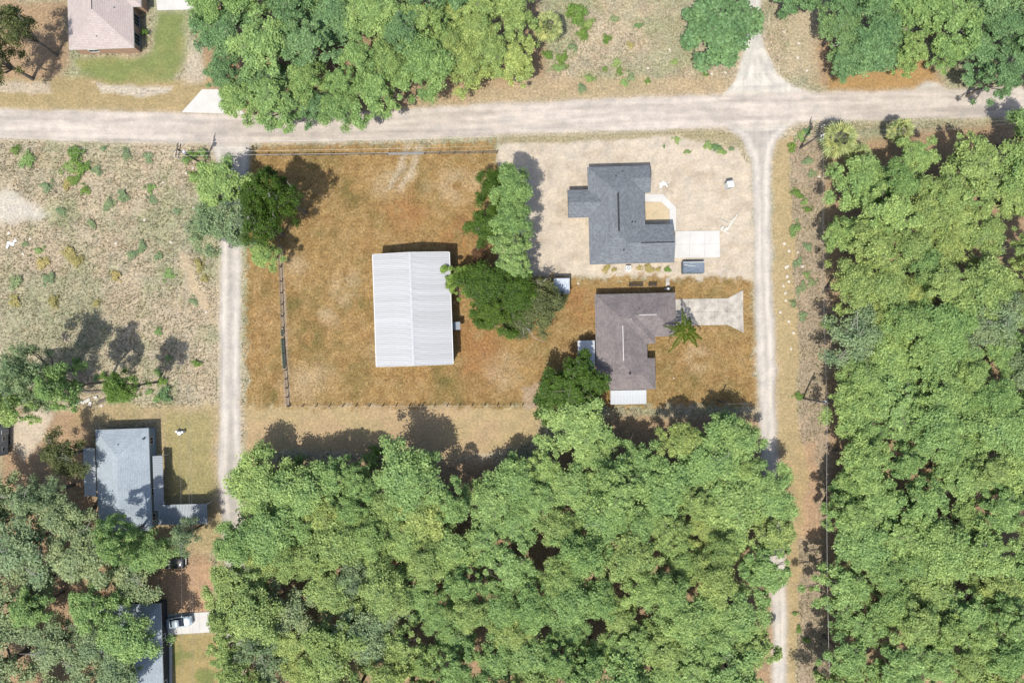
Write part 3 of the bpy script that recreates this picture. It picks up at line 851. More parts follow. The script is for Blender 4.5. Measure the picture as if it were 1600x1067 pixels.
# the blue-grey house in the west
hw, sw, _ = house('siding_house', 149.0, 671.5, 2.0,
      [(0, 0, 83, 160, '')], [(0, 0), (83, 0), (83, 160), (0, 160)], 2.9, 0.36, 0.3, M['blue_wall'], M['blue_roof'],
      'blue-grey sided house with pale blue-grey hip roof', M['trim'],
      openings=[(0, 0.3, 1.3, 1.1, 1.5, 'win'), (1, 0.10, 1.2, 1.1, 1.6, 'win'), (1, 0.36, 1.2, 1.1, 1.6, 'win'), (1, 0.88, 1.2, 1.1, 1.6, 'win'), (2, 0.5, 1.3, 1.1, 1.5, 'win')],
      vents=[(39, 24, 0.09, 0.3, M['pipe']), (77, 16, 0.16, 0.3, M['ridge_dark'])])

# the south-west house, mostly under oaks
house('siding_house', 152.0, 946.0, 2.0,
      [(0, 0, 99, 190, '')], [(0, 0), (99, 0), (99, 190), (0, 190)], 2.9, 0.36, 0.4, M['dark_wall'], M['blue_roof'],
      'house with light blue-grey roof half hidden under mossy oaks', M['trim'],
      openings=[(1, 0.3, 1.2, 1.1, 1.6, 'win'), (1, 0.7, 1.2, 1.1, 1.6, 'win')])

# ------------------------------------------------------------------ ribbed sheet roofs
_panel = {}
def panel_mesh(w, L, m, ribs=3, hgt=0.055):
    """one sheet: ribs run along local x, w across (local y)"""
    key = (round(w, 3), round(L, 3), m.name, ribs)
    if key in _panel: return _panel[key]
    mb = MB(); ys = [0.0]; zs = [0.0]
    p = w / ribs
    for i in range(ribs):
        a = i * p
        ys += [a + p * 0.30, a + p * 0.40, a + p * 0.60, a + p * 0.70]; zs += [0, hgt, hgt, 0]
    ys.append(w); zs.append(0.0)
    vs_ = [(x, y, z) for x in (0, L) for y, z in zip(ys, zs)]
    n = len(ys)
    fs = [(i, n + i, n + i + 1, i + 1) for i in range(n - 1)]
    mb.add(vs_, fs)
    vs2 = [(x, y, -0.02) for x in (0, L) for y in (0, w)]
    mb.add(vs2, [(0, 1, 3, 2)])
    _panel[key] = mb.mesh('sheet_panel', m)
    return _panel[key]

def sheet_roof(parent, origin, along, up, W, L, zlow, zhigh, m, pw=0.9, ribs=3, name='roof_panel', axis_up=None):
    """sheets laid side by side along 'along' (2D unit), each running from zlow edge upslope in direction 'up' for plan length L"""
    n = max(1, round(W / pw)); w = W / n
    sl = math.hypot(L, zhigh - zlow)
    me = panel_mesh(w, sl, m, ribs)
    ex = Vector((up[0] * L, up[1] * L, zhigh - zlow)).normalized()
    ey = Vector((along[0], along[1], 0))
    ez = ex.cross(ey)
    if ez.z < 0:
        ey = -ey; ez = ex.cross(ey); flip = True
    else: flip = False
    for i in range(n):
        k = (i + 1) if flip else i
        p = Vector((origin[0] + along[0] * w * k, origin[1] + along[1] * w * k, zlow))
        o = link(name, me, parent)
        mt = Matrix((ex, ey, ez)).transposed().to_4x4()
        mt.translation = p + ez * (0.004 * (i % 2))
        o.matrix_local = mt

# barn
eB, rB = 4.4, 5.5
sB = K * (CAM_H - eB) / CAM_H
c0 = G(645.0, 483.3, eB)
barn = thing('metal_barn', (c0.x, c0.y, 0), 'long metal barn with white ribbed gable roof on the dry lawn', 'barn', None, R(1.95))
BW, BL = 119.3 * sB, 175 * sB
hw2, hl2 = BW / 2, BL / 2
MB().prism([(-hw2 + .25, -hl2 + .2), (hw2 - .25, -hl2 + .2), (hw2 - .25, hl2 - .2), (-hw2 + .25, hl2 - .2)], 0, eB - 0.05).build('wall', M['barn_wall'], barn)
for sy in (-1, 1):
    y = sy * (hl2 - .2)
    MB().add([(-hw2 + .25, y, eB - 0.048), (hw2 - .25, y, eB - 0.048), (0, y, rB - 0.06), (-hw2 + .25, y - sy * .1, eB - 0.048), (hw2 - .25, y - sy * .1, eB - 0.048), (0, y - sy * .1, rB - 0.06)],
             [(0, 1, 2), (5, 4, 3), (0, 3, 4, 1), (1, 4, 5, 2), (2, 5, 3, 0)]).build('gable_wall', M['barn_wall'], barn)
    rk = MB()
    yy = sy * (hl2 + 0.03)
    rk.bar((-hw2, yy, eB - 0.02), (0, yy, rB - 0.02), 0.06, 0.2); rk.bar((hw2, yy, eB - 0.02), (0, yy, rB - 0.02), 0.06, 0.2)
    rk.build('rake_trim', M['trim'], barn)
sheet_roof(barn, (-hw2, -hl2), (0, 1), (1, 0), BL, hw2, eB, rB, M['white_metal'], 0.92, 3)
sheet_roof(barn, (hw2, -hl2), (0, 1), (-1, 0), BL, hw2, eB, rB, M['white_metal'], 0.92, 3)
MB().add([(-0.22, -hl2, rB + 0.015), (0, -hl2, rB + 0.075), (0.22, -hl2, rB + 0.015), (-0.22, hl2, rB + 0.015), (0, hl2, rB + 0.075), (0.22, hl2, rB + 0.015)],
         [(0, 1, 4, 3), (1, 2, 5, 4)]).build('ridge_cap', M['white_metal'], barn)
for sx in (-1, 1):
    MB().bar((sx * (hw2 + 0.06), -hl2, eB - 0.06), (sx * (hw2 + 0.06), hl2, eB - 0.06), 0.12, 0.12).build('gutter', M['trim'], barn)
window_part(barn, (0, -hl2 + .2), (1, 0), (0, -1), 4.2, 3.6, 1.86, 'barn_door', M['trim'], M['barn_wall'])
window_part(barn, (0, hl2 - .2), (-1, 0), (0, 1), 4.2, 3.6, 1.86, 'barn_door', M['trim'], M['barn_wall'])
window_part(barn, (hw2 - .25, -3.0), (0, 1), (1, 0), 1.0, 2.0, 1.06, 'door', M['trim'], M['plastic_grey'])
aw = MB(); aw.box((hw2 + 0.55, -3.0, 2.5), (1.55, 1.35, 0.06)); a_ = aw.build('awning', M['grey_metal'], barn)
st = MB(); st.bar((hw2 - .23, -3.6, 1.9), (hw2 + 1.2, -3.6, 2.46), 0.05); st.bar((hw2 - .23, -2.4, 1.9), (hw2 + 1.2, -2.4, 2.46), 0.05); st.build('bracket', M['pipe'], a_)

def shelter(name, u0, v0, u1, v1, rz, zl, zh, low_side, m, label, cat, pw=0.6, ribs=2, posts=True, group=None):
    """flat or lean-to sheet roof on posts; (u0,v0)-(u1,v1) plan corners of the roof at roof height"""
    zm = (zl + zh) / 2
    a = G((u0 + u1) / 2, (v0 + v1) / 2, zm); s = K * (CAM_H - zm) / CAM_H
    W, D = (u1 - u0) * s, (v1 - v0) * s
    o = thing(name, (a.x, a.y, 0), label, cat, group, R(rz))
    if low_side == 'l': sheet_roof(o, (-W / 2, -D / 2), (0, 1), (1, 0), D, W, zl, zh, m, pw, ribs)
    if low_side == 'r': sheet_roof(o, (W / 2, -D / 2), (0, 1), (-1, 0), D, W, zl, zh, m, pw, ribs)
    if low_side == 'b': sheet_roof(o, (-W / 2, -D / 2), (1, 0), (0, 1), W, D, zl, zh, m, pw, ribs)
    if low_side == 't': sheet_roof(o, (-W / 2, D / 2), (1, 0), (0, -1), W, D, zl, zh, m, pw, ribs)
    def zz(x, y):
        t = {'l': (x + W / 2) / W, 'r': (W / 2 - x) / W, 'b': (y + D / 2) / D, 't': (D / 2 - y) / D}[low_side]
        return zl + (zh - zl) * t
    for x in (-W / 2 + .12, W / 2 - .12):
        for y in (-D / 2 + .12, D / 2 - .12):
            MB().box((x, y, (zz(x, y) - 0.05) / 2), (0.1, 0.1, zz(x, y) - 0.05)).build('post', M['trim'], o)
    for x in (-W / 2 + .12, W / 2 - .12):
        MB().bar((x, -D / 2 + .02, zz(x, -D / 2) - 0.09), (x, D / 2 - .02, zz(x, D / 2) - 0.09), 0.06, 0.1).build('beam', M['trim'], o)
    return o

shelter('patio_awning', 903, 532, 929.5, 576, 1.0, 2.2, 2.5, 'l', M['awning'], 'white ribbed metal patio awning on the west wall of the brown-roofed house', 'awning', 0.5, 2)
shelter('patio_awning', 954, 609.5, 1010, 631.5, 1.0, 2.2, 2.5, 'b', M['awning'], 'white ribbed metal awning south of the brown-roofed house, dappled by trees', 'awning', 0.5, 2)
shelter('patio_awning', 130, 700, 150.5, 775, 2.0, 2.2, 2.55, 'l', M['awning'], 'white ribbed awning on the west wall of the blue-grey house', 'awning', 0.5, 1)
shelter('porch_roof', 240.5, 712, 254.5, 797, 1.8, 2.3, 2.65, 'r', M['grey_metal'], 'grey lean-to porch roof with white edge on the blue-grey house', 'porch')
shelter('carport', 247, 787.5, 324, 819, 1.4, 2.45, 2.6, 'b', M['grey_metal'], 'flat grey metal carport in dappled shade by the blue-grey house', 'carport', 0.8, 3)

# small shed in the lot
p = G(877.5, 446.5, 2.2)
shed = thing('garden_shed', (p.x, p.y, 0), 'small square shed with littered grey metal roof beside olive tree', 'shed', None, R(0.5))
MB().box((0, 0, 1.02), (2.3, 2.2, 2.04)).build('wall', M['dull_metal'], shed)
sheet_roof(shed, (-1.3, -1.28), (1, 0), (0, 1), 2.6, 2.56, 2.08, 2.3, M['dull_metal'], 0.65, 2)
MB().box((0.3, -1.115, 0.95), (0.9, 0.03, 1.85)).build('door', M['plastic_grey'], shed)
rl = MB()
for a_, b_ in (((-1.3, -1.3, 2.1), (1.3, -1.3, 2.1)), ((1.33, -1.28, 2.1), (1.33, 1.28, 2.32)), ((-1.33, -1.28, 2.1), (-1.33, 1.28, 2.32))):
    rl.bar(a_, b_, 0.06, 0.1)
rl.build('roof_trim', M['trim'], shed)

# ------------------------------------------------------------------ trees
def leaf_mesh(name, P, Nn, S, rs, m, asp=0.62):
    """one rhombic leaf spray per point"""
    n = len(P)
    Nn = Nn / (np.linalg.norm(Nn, axis=1, keepdims=True) + 1e-9)
    t = rs.randn(n, 3); t -= Nn * (t * Nn).sum(1, keepdims=True)
    t /= np.linalg.norm(t, axis=1, keepdims=True) + 1e-9
    b = np.cross(Nn, t)
    S = S[:, None]
    V = np.stack([P + t * S, P + b * S * asp, P - t * S, P - b * S * asp], 1).reshape(-1, 3).astype(np.float32)
    me = bpy.data.meshes.new(name)
    me.vertices.add(4 * n); me.vertices.foreach_set('co', V.ravel())
    me.loops.add(4 * n); me.loops.foreach_set('vertex_index', np.arange(4 * n, dtype=np.int32))
    me.polygons.add(n); me.polygons.foreach_set('loop_start', np.arange(0, 4 * n, 4, dtype=np.int32))
    me.update(calc_edges=True)
    me.materials.append(m)
    return me

def crown_points(rs, Rr, zc, hz, nclump, nleaf, rc=(0.22, 0.36), shell=0.16, lob=0.22):
    ph = rs.rand(6) * 6.28
    def rad(a): return 1 + lob * (0.5 * np.sin(2 * a + ph[0]) + 0.4 * np.sin(3 * a + ph[1]) + 0.45 * np.sin(5 * a + ph[2]))
    C = []; RC = []
    for i in range(nclump):
        a = rs.rand() * 6.28; q = math.sqrt(rs.rand()) if i % 4 else rs.rand() * 0.5
        r = q * Rr * rad(a) * 0.80
        zt = zc + hz * math.sqrt(max(0.03, 1 - (q * 0.97) ** 2)) * (0.80 + 0.34 * rs.rand()) - (0.0 if i % 5 else hz * 0.5)
        C.append((math.cos(a) * r, math.sin(a) * r, zt)); RC.append(Rr * (rc[0] + (rc[1] - rc[0]) * rs.rand()))
    C = np.array(C); RC = np.array(RC)
    w = RC ** 2; w /= w.sum()
    k = rs.choice(nclump, nleaf, p=w)
    d = rs.randn(nleaf, 3); d[:, 2] = d[:, 2] * 0.8 + 0.35
    d /= np.linalg.norm(d, axis=1, keepdims=True)
    rr = RC[k] * (0.72 + shell * rs.randn(nleaf)).clip(0.1, 1.25)
    P = C[k] + d * rr[:, None] * np.array([1, 1, 0.72])
    Nn = d * 0.6 + rs.randn(nleaf, 3) * 0.45 + np.array([-0.10, -0.15, 0.75])
    return P, Nn, C

def limbs(rs, C, base_h, r0, H, count=9, bare=0):
    mb = MB()
    lean = Vector((rs.randn() * 0.25, rs.randn() * 0.25, 0))
    top = Vector((lean.x, lean.y, base_h))
    mb.tube([(0, 0, -0.1), (lean.x * 0.2, lean.y * 0.2, base_h * 0.3), (lean.x * 0.6, lean.y * 0.6, base_h * 0.7), top], [r0 * 1.35, r0, r0 * 0.9, r0 * 0.8], 8)
    for i in rs.choice(len(C), min(count, len(C)), replace=False):
        c = Vector(C[i])
        mid = top.lerp(c, 0.5) + Vector((rs.randn() * 0.3, rs.randn() * 0.3, -0.3))
        mb.tube([top - Vector((0, 0, 0.3)), mid, c], [r0 * 0.5, r0 * 0.3, r0 * 0.1], 5)
        for _ in range(2):
            e = c + Vector((rs.randn() * 0.8, rs.randn() * 0.8, 0.2 + rs.rand() * 0.5))
            mb.tube([mid, c.lerp(e, 0.3), e], [r0 * 0.2, r0 * 0.1, r0 * 0.05], 4)
    return mb

def with_twigs(mb, rs, C, n, top_z):
    """pale dead twigs standing out of the crown, on the same wood as the limbs"""
    k0 = len(mb.f)
    for i in rs.choice(len(C), n, replace=False):
        c = Vector(C[i])
        mb.tube([(0, 0, top_z - 0.3), (c.x * 0.5, c.y * 0.5, top_z * 0.5 + c.z * 0.5 - 0.3), tuple(c)], [0.12, 0.07, 0.04], 4)
        for _ in range(3):
            e = c + Vector((rs.randn() * 0.7, rs.randn() * 0.7, 0.7 + rs.rand() * 0.3))
            m_ = c.lerp(e, 0.5) + Vector((rs.randn() * .2, rs.randn() * .2, 0.12))
            mb.tube([c, m_, e], [0.045, 0.03, 0.018], 4)
    me = mb.mesh('trunk', M['bark'])
    me.materials.append(M['pale_bark'])
    for k in range(k0, len(me.polygons)): me.polygons[k].material_index = 1
    return me

PROTO = []
for k in range(9):
    rs = np.random.RandomState(100 + k)
    Rr = 4.0; H = 10.5 + (k % 3) * 0.8
    fine = (k % 3) * 0.02
    P, Nn, C = crown_points(rs, Rr, H - 3.9, 3.3, 84 + 10 * (k % 4), 18000, (0.065 + fine, 0.165 + fine * 1.5), 0.36, 0.34)
    S = 0.065 + 0.12 * rs.rand(len(P)) ** 1.7
    cm = leaf_mesh('crown', P, Nn, S, rs, LEAF['green'])
    tm = limbs(rs, C, H * 0.42, 0.24, H)
    tm = with_twigs(tm, rs, C, 3, H * 0.42) if k in (1, 4) else tm.mesh('trunk', M['bark'])
    bm_ = None
    PROTO.append((cm, tm, bm_, Rr, H))
SPARSE = []
for k in range(4):                                      # open, mossy crowns
    rs = np.random.RandomState(200 + k)
    Rr = 4.0; H = 10.0
    P, Nn, C = crown_points(rs, Rr, H - 4.2, 3.5, 46, 8600, (0.10, 0.24), 0.34, 0.3)
    P[:, 2] -= np.abs(rs.randn(len(P))) * 0.35
    S = 0.07 + 0.11 * rs.rand(len(P))
    cm = leaf_mesh('crown', P, Nn, S, rs, LEAF['moss'], 0.5)
    tm = with_twigs(limbs(rs, C, H * 0.38, 0.24, H, 12), rs, C, 3, H * 0.38)
    bm_ = None
    SPARSE.append((cm, tm, bm_, Rr, H))
ROUND = []
for k in range(3):                                      # dense rounded crowns standing alone
    rs = np.random.RandomState(300 + k)
    Rr = 4.0; H = 7.5
    P, Nn, C = crown_points(rs, Rr, H - 4.0, 3.7, 60, 11000, (0.14, 0.24), 0.18, 0.10)
    S = 0.11 + 0.10 * rs.rand(len(P))
    ROUND.append((leaf_mesh('crown', P, Nn, S, rs, LEAF['deep']), limbs(rs, C, H * 0.35, 0.26, H, 10).mesh('trunk', M['bark']), None, Rr, H))

ntree = [0]
def set_mat(o, m):
    o.material_slots[0].link = 'OBJECT'
    o.material_slots[0].material = m

def tree(u, v, r, tint, h=None, label=None, group=None, pool=None, name='oak_tree', cat='tree'):
    """(u,v): plan place of the crown's middle as surveyed from above, r: crown radius in plan units, h: height of the tree"""
    i = ntree[0]; ntree[0] += 1
    rnd = random.Random(i * 13 + 5)
    pool = pool or (SPARSE if tint in ('moss', 'olive') and rnd.random() < 0.7 else PROTO)
    cm, tm, bm_, Rr, H = pool[rnd.randrange(len(pool))]
    h = h or (8.5 + rnd.random() * 3.5)
    p = G(u, v, h * 0.78)
    rad = r * K * (CAM_H - h * 0.78) / CAM_H
    o = thing(name, (p.x, p.y, 0), label or (TINT_WORD[tint] + ' oak'), cat, group, rnd.random() * 6.28)
    sx = rad / Rr * 1.23
    o.scale = (sx * rnd.uniform(0.94, 1.06), sx * rnd.uniform(0.94, 1.06), h / H)
    c = link('crown', cm, o); set_mat(c, LEAF[tint])
    link('trunk', tm, o)
    return o

# single trees on and around the lot
GW = 'trees overhanging the west lane'
tree(343, 292, 42, 'green', 8.5, 'bright green oak leaning over the mouth of the west lane')
tree(332, 352, 42, 'moss', 9, 'thin greyish oak over the west lane with bare pale twigs')
tree(372, 345, 42, 'moss', 9.5, 'greyish green oak between the west lane and the fence corner')
tree(410, 296, 33, 'lush', 12.5, 'lush oak in the north-west corner of the fenced lot')
tree(444, 312, 33, 'lush', 14.5, 'lush oak casting the broad dark shade on the lawn', pool=SPARSE)
tree(410, 352, 36, 'lush', 13, 'lush oak beside the top of the west fence', pool=SPARSE)
tree(414, 398, 24, 'green', 7.5, 'smaller green oak where the west fence begins')
tree(770, 292, 24, 'lush', 7.5, 'dark oak at the north end of the row between lawn and sand plot')
tree(762, 350, 34, 'lush', 8.5, 'dark oak in the row between lawn and sand plot, above the withered bush')
tree(803, 296, 30, 'green', 12.5, 'green oak at the sand plot edge facing the left wing of the new house')
tree(800, 345, 32, 'green', 12.5, 'middle green oak of the row beside the sand plot')
tree(798, 392, 32, 'green', 11.5, 'southern green oak of the row beside the sand plot')
tree(750, 398, 15, 'dead', 4.0, 'brown withered bush between barn and dark oaks', pool=SPARSE, name='withered_bush', cat='bush')
tree(718, 436, 27, 'weed', 6.5, 'bright green oak touching the east edge of the barn roof')
tree(762, 448, 38, 'lush', 8.5, 'dark oak at the inner corner of the lot')
tree(768, 490, 38, 'lush', 8.5, 'bright-topped dark oak over the lawn east of the barn', pool=PROTO)
tree(808, 462, 36, 'lush', 8.0, 'dark oak between the lot corner and the small shed')
tree(838, 482, 44, 'olive', 7.5, 'olive green spreading oak beside the small shed', pool=SPARSE)
tree(806, 505, 30, 'olive', 6.5, 'low olive green oak on the lawn', pool=SPARSE)
tree(862, 470, 22, 'olive', 6.0, 'small olive oak against the small shed', pool=SPARSE)
tree(892, 606, 52, 'lush', 9.0, 'big round dark oak beside the brown-roofed house', pool=PROTO)
tree(898, 664, 54, 'green', 9.5, 'broad green oak on the southern edge of the lot')
tree(1128, 38, 60, 'deep', 7.0, 'dense round dark green tree beside the gravel drive', pool=ROUND, name='round_tree')
tree(1252, -12, 34, 'deep', 7.0, 'dark bushy tree across the gravel drive from the dense round tree', pool=ROUND, name='round_tree')
# west yards
tree(32, 582, 42, 'moss', 17, 'tall greyish oak north of the camper')
tree(92, 604, 34, 'green', 17, 'tall green oak above the fallen trunks')
tree(10, 628, 38, 'green', 14, 'green oak by the camper')
tree(60, 622, 30, 'moss', 11, 'mossy oak above the sandy yard track')
tree(192, 603, 22, 'weed', 14, 'slim green tree by the fallen trunks')
tree(18, 42, 34, 'olive', 14, 'dark sparse tree west of the tan-roofed house', pool=SPARSE)
tree(-18, 86, 34, 'olive', 13, 'sparse dark tree at the road bend west of the tan-roofed house', pool=SPARSE)
tree(100, 812, 44, 'moss', 10.5, 'mossy oak south-west of the blue-grey house', pool=SPARSE)
tree(96, 712, 36, 'olive', 9, 'small dark olive oak beside the white awning of the blue-grey house', pool=SPARSE)
tree(52, 778, 34, 'moss', 13, 'tall mossy oak south of the camper track', pool=SPARSE)
tree(178, 842, 34, 'green', 15, 'tall oak shading the blue-grey roof', pool=PROTO)
tree(285, 838, 26, 'moss', 9.5, 'sparse oak south of the carport', pool=SPARSE)
tree(232, 862, 32, 'green', 10, 'green oak overhanging the black pickup')

# woods: crowns filled into the wooded areas
TREES = [(343, 292, 42), (895, 660, 60), (896, 600, 62)]
WOODS = [
    ('northern roadside woods', [(320, -70), (326, 10), (334, 90), (346, 148), (410, 174), (470, 170), (530, 172), (585, 165), (630, 145), (650, 118), (690, 112), (715, 132), (780, 132), (820, 110), (828, 60), (812, -70)], 0.0,
     lambda u, v: 'yellow' if u > 690 else ('green' if (u + v * 3) % 97 > 30 else 'deep')),
    ('pull-in woods', [(1312, 30), (1300, 95), (1330, 112), (1375, 112), (1425, 78), (1455, 60), (1490, 95), (1530, 132), (1590, 135), (1660, 120), (1660, -70), (1330, -70)], 0.0,
     lambda u, v: 'deep' if u < 1370 or u > 1475 and (u * 7 + v) % 3 > 1 else 'green'),
    ('eastern woods', [(1300, 262), (1345, 268), (1390, 262), (1440, 240), (1500, 250), (1560, 240), (1600, 205), (1680, 200), (1680, 1140), (1310, 1140), (1308, 950), (1316, 800), (1310, 720), (1322, 640), (1318, 560), (1334, 500), (1320, 420), (1308, 340)], 0.0,
     lambda u, v: ('yellow' if (u * 3 + v) % 10 > 3 else 'green') if 250 < v < 470 else ('moss' if (u + v) % 10 < 2.2 and v < 620 else ('green' if (u + v * 2) % 10 > 2 else 'yellow'))),
    ('southern woods', [(400, 740), (440, 728), (500, 745), (560, 735), (620, 728), (680, 768), (760, 770), (830, 745), (880, 694), (950, 679), (1050, 676), (1140, 676), (1190, 709), (1222, 790), (1212, 850), (1192, 900), (1188, 1000), (1180, 1140), (366, 1140), (352, 1000), (344, 900), (372, 850), (396, 800)], 0.0,
     lambda u, v: ('moss' if (u + v * 3) % 10 < 5 else 'yellow') if u < 640 and v > 860 else ('yellow' if (u * 2 + v) % 10 < 3.5 else 'green')),
    ('south-western oaks', [(-60, 770), (20, 780), (80, 830), (150, 860), (205, 890), (200, 930), (215, 980), (205, 1010), (190, 1060), (180, 1140), (-60, 1140)], 0.0,
     lambda u, v: 'moss' if (u * 3 + v) % 10 < 6.5 else 'green'),
]
SIZE_WORD = ((40, 'small'), (49, 'medium'), (99, 'broad'))
rw = random.Random(7)
def spot(a, u, v):
    if a.startswith('northern'):
        return 'overhanging the dirt road' if v > 118 else ('near the fan palm' if u > 770 else ('near the green lawn' if u < 400 else 'well back from the road'))
    if a.startswith('pull-in'):
        return 'beside the pull-in' if 1380 < u < 1520 and v > 60 else ('facing the gravel drive' if u < 1360 else ('overhanging the dirt road' if v > 90 else 'well back from the road'))
    if a.startswith('eastern'):
        if v < 300: return 'facing the dirt road'
        if u < 1350: return 'along the strip ' + ('opposite the sand plot' if v < 440 else 'opposite the front lawn' if v < 640 else 'opposite the southern woods' if v < 880 else 'at its south end')
        return 'deep inside, ' + ('level with the charcoal roof' if v < 440 else 'level with the brown roof' if v < 640 else 'level with the covered lane' if v < 860 else 'level with the reappearing lane')
    if a.startswith('southern'):
        if u > 1150: return 'leaning over the east lane'
        if u < 420: return 'beside the west lane'
        if v < 790 and u < 840: return 'facing the mown strip'
        if v < 720: return 'just below the front lawn'
        return 'deep inside, ' + ('south of the green gate' if u < 560 else 'south of the barn' if u < 740 else 'south of the olive oak' if u < 870 else 'south of the brown-roofed house' if u < 1030 else 'south of the front lawn')
    return 'covering the shaded house' if u > 140 and v > 930 else ('beside the pickup yard' if u > 140 else 'well away from the houses' if u < 60 else 'around the bare yard')
for area_name, poly, inset, tf in WOODS:
    us = [p_[0] for p_ in poly]; vs2 = [p_[1] for p_ in poly]
    cand = np.array([(rw.uniform(min(us), max(us)), rw.uniform(min(vs2), max(vs2))) for _ in range(5000)])
    ok = sdist(cand[:, 0], cand[:, 1], poly) > inset
    placed = []
    for (u, v), k in zip(cand, ok):
        if not k: continue
        r = rw.uniform(31, 57) * (1.12 if area_name.startswith('south-w') else 1.0)
        if any((u - a) ** 2 + (v - b) ** 2 < ((0.66 if area_name.startswith('south-w') else 0.55) * (r + q)) ** 2 for a, b, q in placed): continue
        if any((u - a) ** 2 + (v - b) ** 2 < (0.62 * (r + q)) ** 2 for a, b, q in TREES): continue
        if not (-32 < u < 1632 and -32 < v < 1099): continue
        placed.append((u, v, r))
    for u, v, r in placed:
        t = tf(u, v)
        sw_ = next(w_ for q, w_ in SIZE_WORD if r < q)
        r2 = r * (0.9 if t != 'moss' else 0.98)
        where = spot(area_name, u, v)
        tree(u, v, r2, t, rw.uniform(7.8, 12.4), f'{sw_} {TINT_WORD[t]} oak in the {area_name}, {where}', f'{sw_} {TINT_WORD[t]} oaks in the {area_name}, {where}')

# ------------------------------------------------------------------ palms
def fan_palm(u, v, r, h, label, seed):
    rs = np.random.RandomState(seed)
    p = G(u, v, h)
    o = thing('fan_palm', (p.x, p.y, 0), label, 'palm tree', None, rs.rand() * 6)
    rad = r * K * (CAM_H - h) / CAM_H
    tr = MB(); tr.tube([(0, 0, -0.1), (0.05, 0, h * 0.4), (0, 0.05, h - rad * 0.35)], [0.24, 0.19, 0.2], 8)
    tr.build('trunk', M['bark'], o)
    for i in range(34):
        a = i * 2.39996 + rs.rand() * 0.3; el = 1.3 - 1.75 * (i / 34.0) ** 0.8
        d = Vector((math.cos(a) * math.cos(el), math.sin(a) * math.cos(el), math.sin(el)))
        c = Vector((0, 0, h - rad * 0.35))
        L1 = rad * (0.48 + 0.1 * rs.rand()); hub = c + d * L1
        side = d.cross(Vector((0, 0, 1)));
        side = side.normalized() if side.length > 1e-3 else Vector((1, 0, 0))
        nn = side.cross(d).normalized()
        mb = MB(); mb.bar(c, hub, 0.03)
        for k in range(9):
            f = (k - 4) / 4.0 * 1.15
            e = (d * math.cos(f) + side * math.sin(f)).normalized()
            L2 = rad * 0.58 * (1 - 0.25 * abs(f) / 1.15)
            tip = hub + e * L2 + Vector((0, 0, -0.25 * L2 - 0.1 * rs.rand()))
            w = e.cross(nn).normalized() * 0.13
            m_ = hub.lerp(tip, 0.55) + nn * 0.06
            mb.add([hub, m_ - w, tip, m_ + w], [(0, 1, 2, 3)])
        mb.build('frond', LEAF['palm'], o)
    return o

fan_palm(857, 38, 24, 6.5, 'round pale fan palm at the east edge of the northern woods', 1)
fan_palm(1316, 214, 30, 6.0, 'bushy fan palm beside the utility pole at the lane corner', 2)
fan_palm(1345, 242, 22, 4.5, 'low fan palm tucked against the woods at the lane corner', 3)
fan_palm(1412, 202, 20, 5.5, 'fan palm standing alone at the roadside before the eastern woods', 4)

def feather_palm(u, v, label):
    h = 6.5
    p = G(u, v, h * 0.85)
    o = thing('feather_palm', (p.x, p.y, 0), label, 'palm tree')
    o.scale = (0.82, 0.82, 0.85)
    MB().tube([(0, 0, -0.1), (0.05, 0.02, 2.5), (0, 0, h - 0.3)], [0.24, 0.17, 0.14], 9).build('trunk', M['bark'], o)
    MB().tube([(0, 0, h - 0.32), (0, 0, h + 0.25)], [0.16, 0.08], 8).build('crownshaft', LEAF['queen'], o)
    rs = np.random.RandomState(5)
    for a_deg, L, lift in ((93, 4.6, 1.0), (70, 3.0, 1.7), (-22, 4.2, 0.6), (-46, 4.3, 0.7), (-126, 5.4, 0.5), (-85, 2.6, 1.5), (12, 2.6, 1.4), (168, 4.2, 0.6), (196, 3.0, 1.1), (130, 2.4, 1.6)):
        a = R(a_deg + rs.randn() * 3)
        d = Vector((math.cos(a), math.sin(a), 0)); sd = Vector((-d.y, d.x, 0))
        pts = [Vector((0, 0, h)) + d * (L * t) + Vector((0, 0, lift * 2.4 * t - (lift * 2.4 + 1.6) * t * t)) for t in [i / 10 for i in range(11)]]
        mb = MB(); mb.tube(pts, [0.05 - 0.004 * i for i in range(11)], 4)
        for i in range(56):
            t = 0.14 + 0.86 * i / 55
            k = min(9, int(t * 10)); q = pts[k].lerp(pts[k + 1], t * 10 - k) if t < 1 else pts[10]
            ll = 0.64 * math.sin(min(1, t * 1.15 + 0.1) * math.pi * 0.93) + 0.14
            for s_ in (-1, 1):
                e = (sd * s_ + d * 0.55).normalized()
                tip = q + e * ll * (0.9 + 0.2 * rs.rand()) + Vector((0, 0, -0.55 * ll + 0.2 * rs.randn()))
                w = d * 0.06
                m_ = q.lerp(tip, 0.5) + Vector((0, 0, 0.05))
                mb.add([q, m_ - w, tip, m_ + w], [(0, 1, 2, 3)])
        mb.build('frond', LEAF['queen'], o)
feather_palm(1071, 517, 'feather palm with arching fronds on the front lawn by the driveway')

